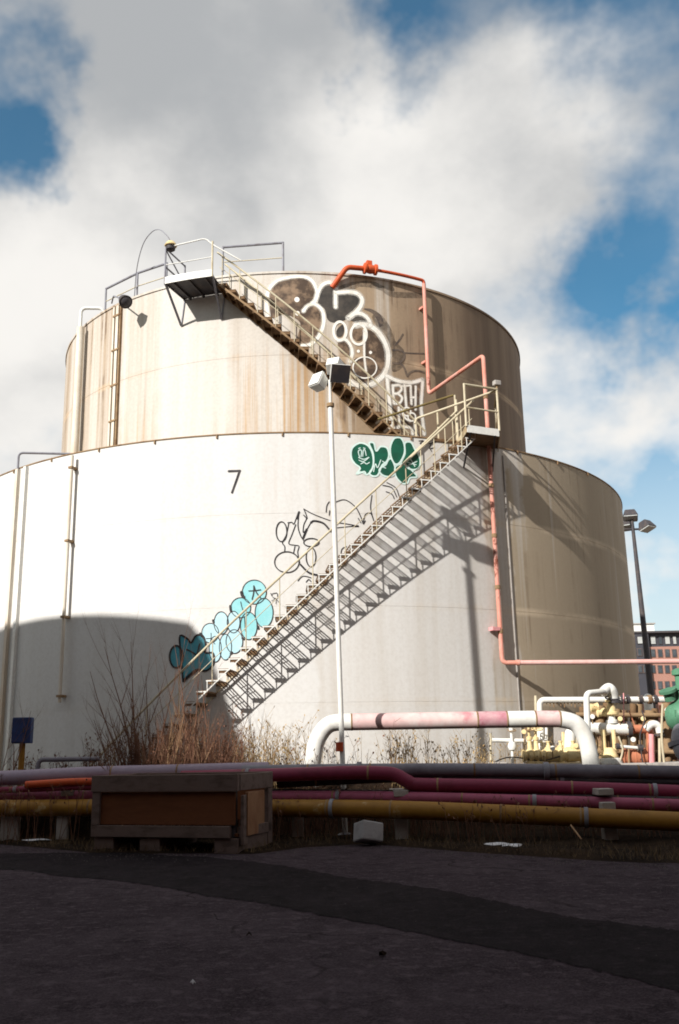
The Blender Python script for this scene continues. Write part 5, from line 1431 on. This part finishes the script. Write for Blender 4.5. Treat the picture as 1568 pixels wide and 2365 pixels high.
# low dead grass on the soil
mb = MB(); rg = random.Random(21)
for i in range(4000):
    x = rg.uniform(-8, 8); y = edge_y(x) + .05 + abs(rg.gauss(0, 1.1))
    if y > 19: continue
    h = rg.uniform(.04, .16); a = rg.uniform(0, 6.28); l = Vector((math.cos(a), math.sin(a), 0)) * h * rg.uniform(.3, 1.2)
    s = Vector((-math.sin(a), math.cos(a), 0)) * .005; p = Vector((x, y, .03 + berm(y)))
    mb.add([p - s, p + s, p + l + Vector((0, 0, h))], [(0, 1, 2)])
tag(mb.build('dead_grass', DEADG, None, fixn=False, sharp=False), 'short dead grass and litter under the pipes', 'grass', kind='stuff')
# fine stones on the asphalt edge
mb = MB(); rg = random.Random(33)
for i in range(1500):
    x = rg.uniform(-6, 6)
    y = edge_y(x) - abs(rg.gauss(0, .5)) if i < 800 else rg.uniform(5.5, 15)
    s = rg.uniform(.006, .018) * (1.0 if i < 800 else .7); c = Vector((x, y, s * .4)); k = rg.random() * 3
    mb.add([c + Vector((s * math.cos(k + j * 2.09), s * math.sin(k + j * 2.09), -s * .4)) for j in range(3)] + [c + Vector((0, 0, s * .5))], [(0, 1, 3), (1, 2, 3), (2, 0, 3)])
tag(mb.build('loose_gravel', GRIT, None, fixn=False, sharp=False), 'loose grit scattered over the asphalt', 'gravel', kind='stuff')
# litter
def scrap(name, label, px, py, w_, d_, m, z=.012, cat='litter', seed=1):
    c = onz(px, py, 0); rg = random.Random(seed); mb = MB(); n = 9
    rim = [Vector((c.x + w_ * math.cos(6.283 * i / n) * rg.uniform(.7, 1.15), c.y + d_ * math.sin(6.283 * i / n) * rg.uniform(.7, 1.15), z + rg.uniform(0, .03))) for i in range(n)]
    mb.add(rim + [r - Vector((0, 0, .006)) for r in rim] + [Vector((c.x, c.y, z + .035)), Vector((c.x, c.y, z + .026))], [(i, (i + 1) % n, 2 * n) for i in range(n)] + [((i + 1) % n + n, i + n, 2 * n + 1) for i in range(n)] + [(i, i + n, (i + 1) % n + n, (i + 1) % n) for i in range(n)])
    tag(mb.build(name, m), label, cat)
scrap('paper_scrap', 'crumpled white scrap at the soil edge right of the concrete post', 1150, 1958, .20, .12, PAPER, .05, seed=2)
scrap('paper_scrap', 'flat white scrap right of the crumpled one', 1182, 1961, .16, .10, PAPER, .045, seed=5)
scrap('paper_scrap', 'pale scrap on the soil left of the crate', 90, 1948, .28, .12, PAPER, .05, seed=4)
scrap('paper_scrap', 'tiny white scrap on the near asphalt', 445, 2276, .018, .014, PAPER, .006, seed=6)
scrap('dark_clod', 'dark clod lying alone on the near asphalt', 884, 2208, .035, .025, SOIL, .006, 'clod', seed=7)
scrap('dark_clod', 'smaller dark clod left of the lone one', 575, 2162, .028, .02, SOIL, .006, 'clod', seed=8)
mb = MB(); mb.tube([at(1318, 1905, 14.9), at(1343, 1938, 14.6)], .012, 6)
tag(mb.build('loose_stick', STEML), 'pale stick leaning under the yellow pipe at right', 'stick')
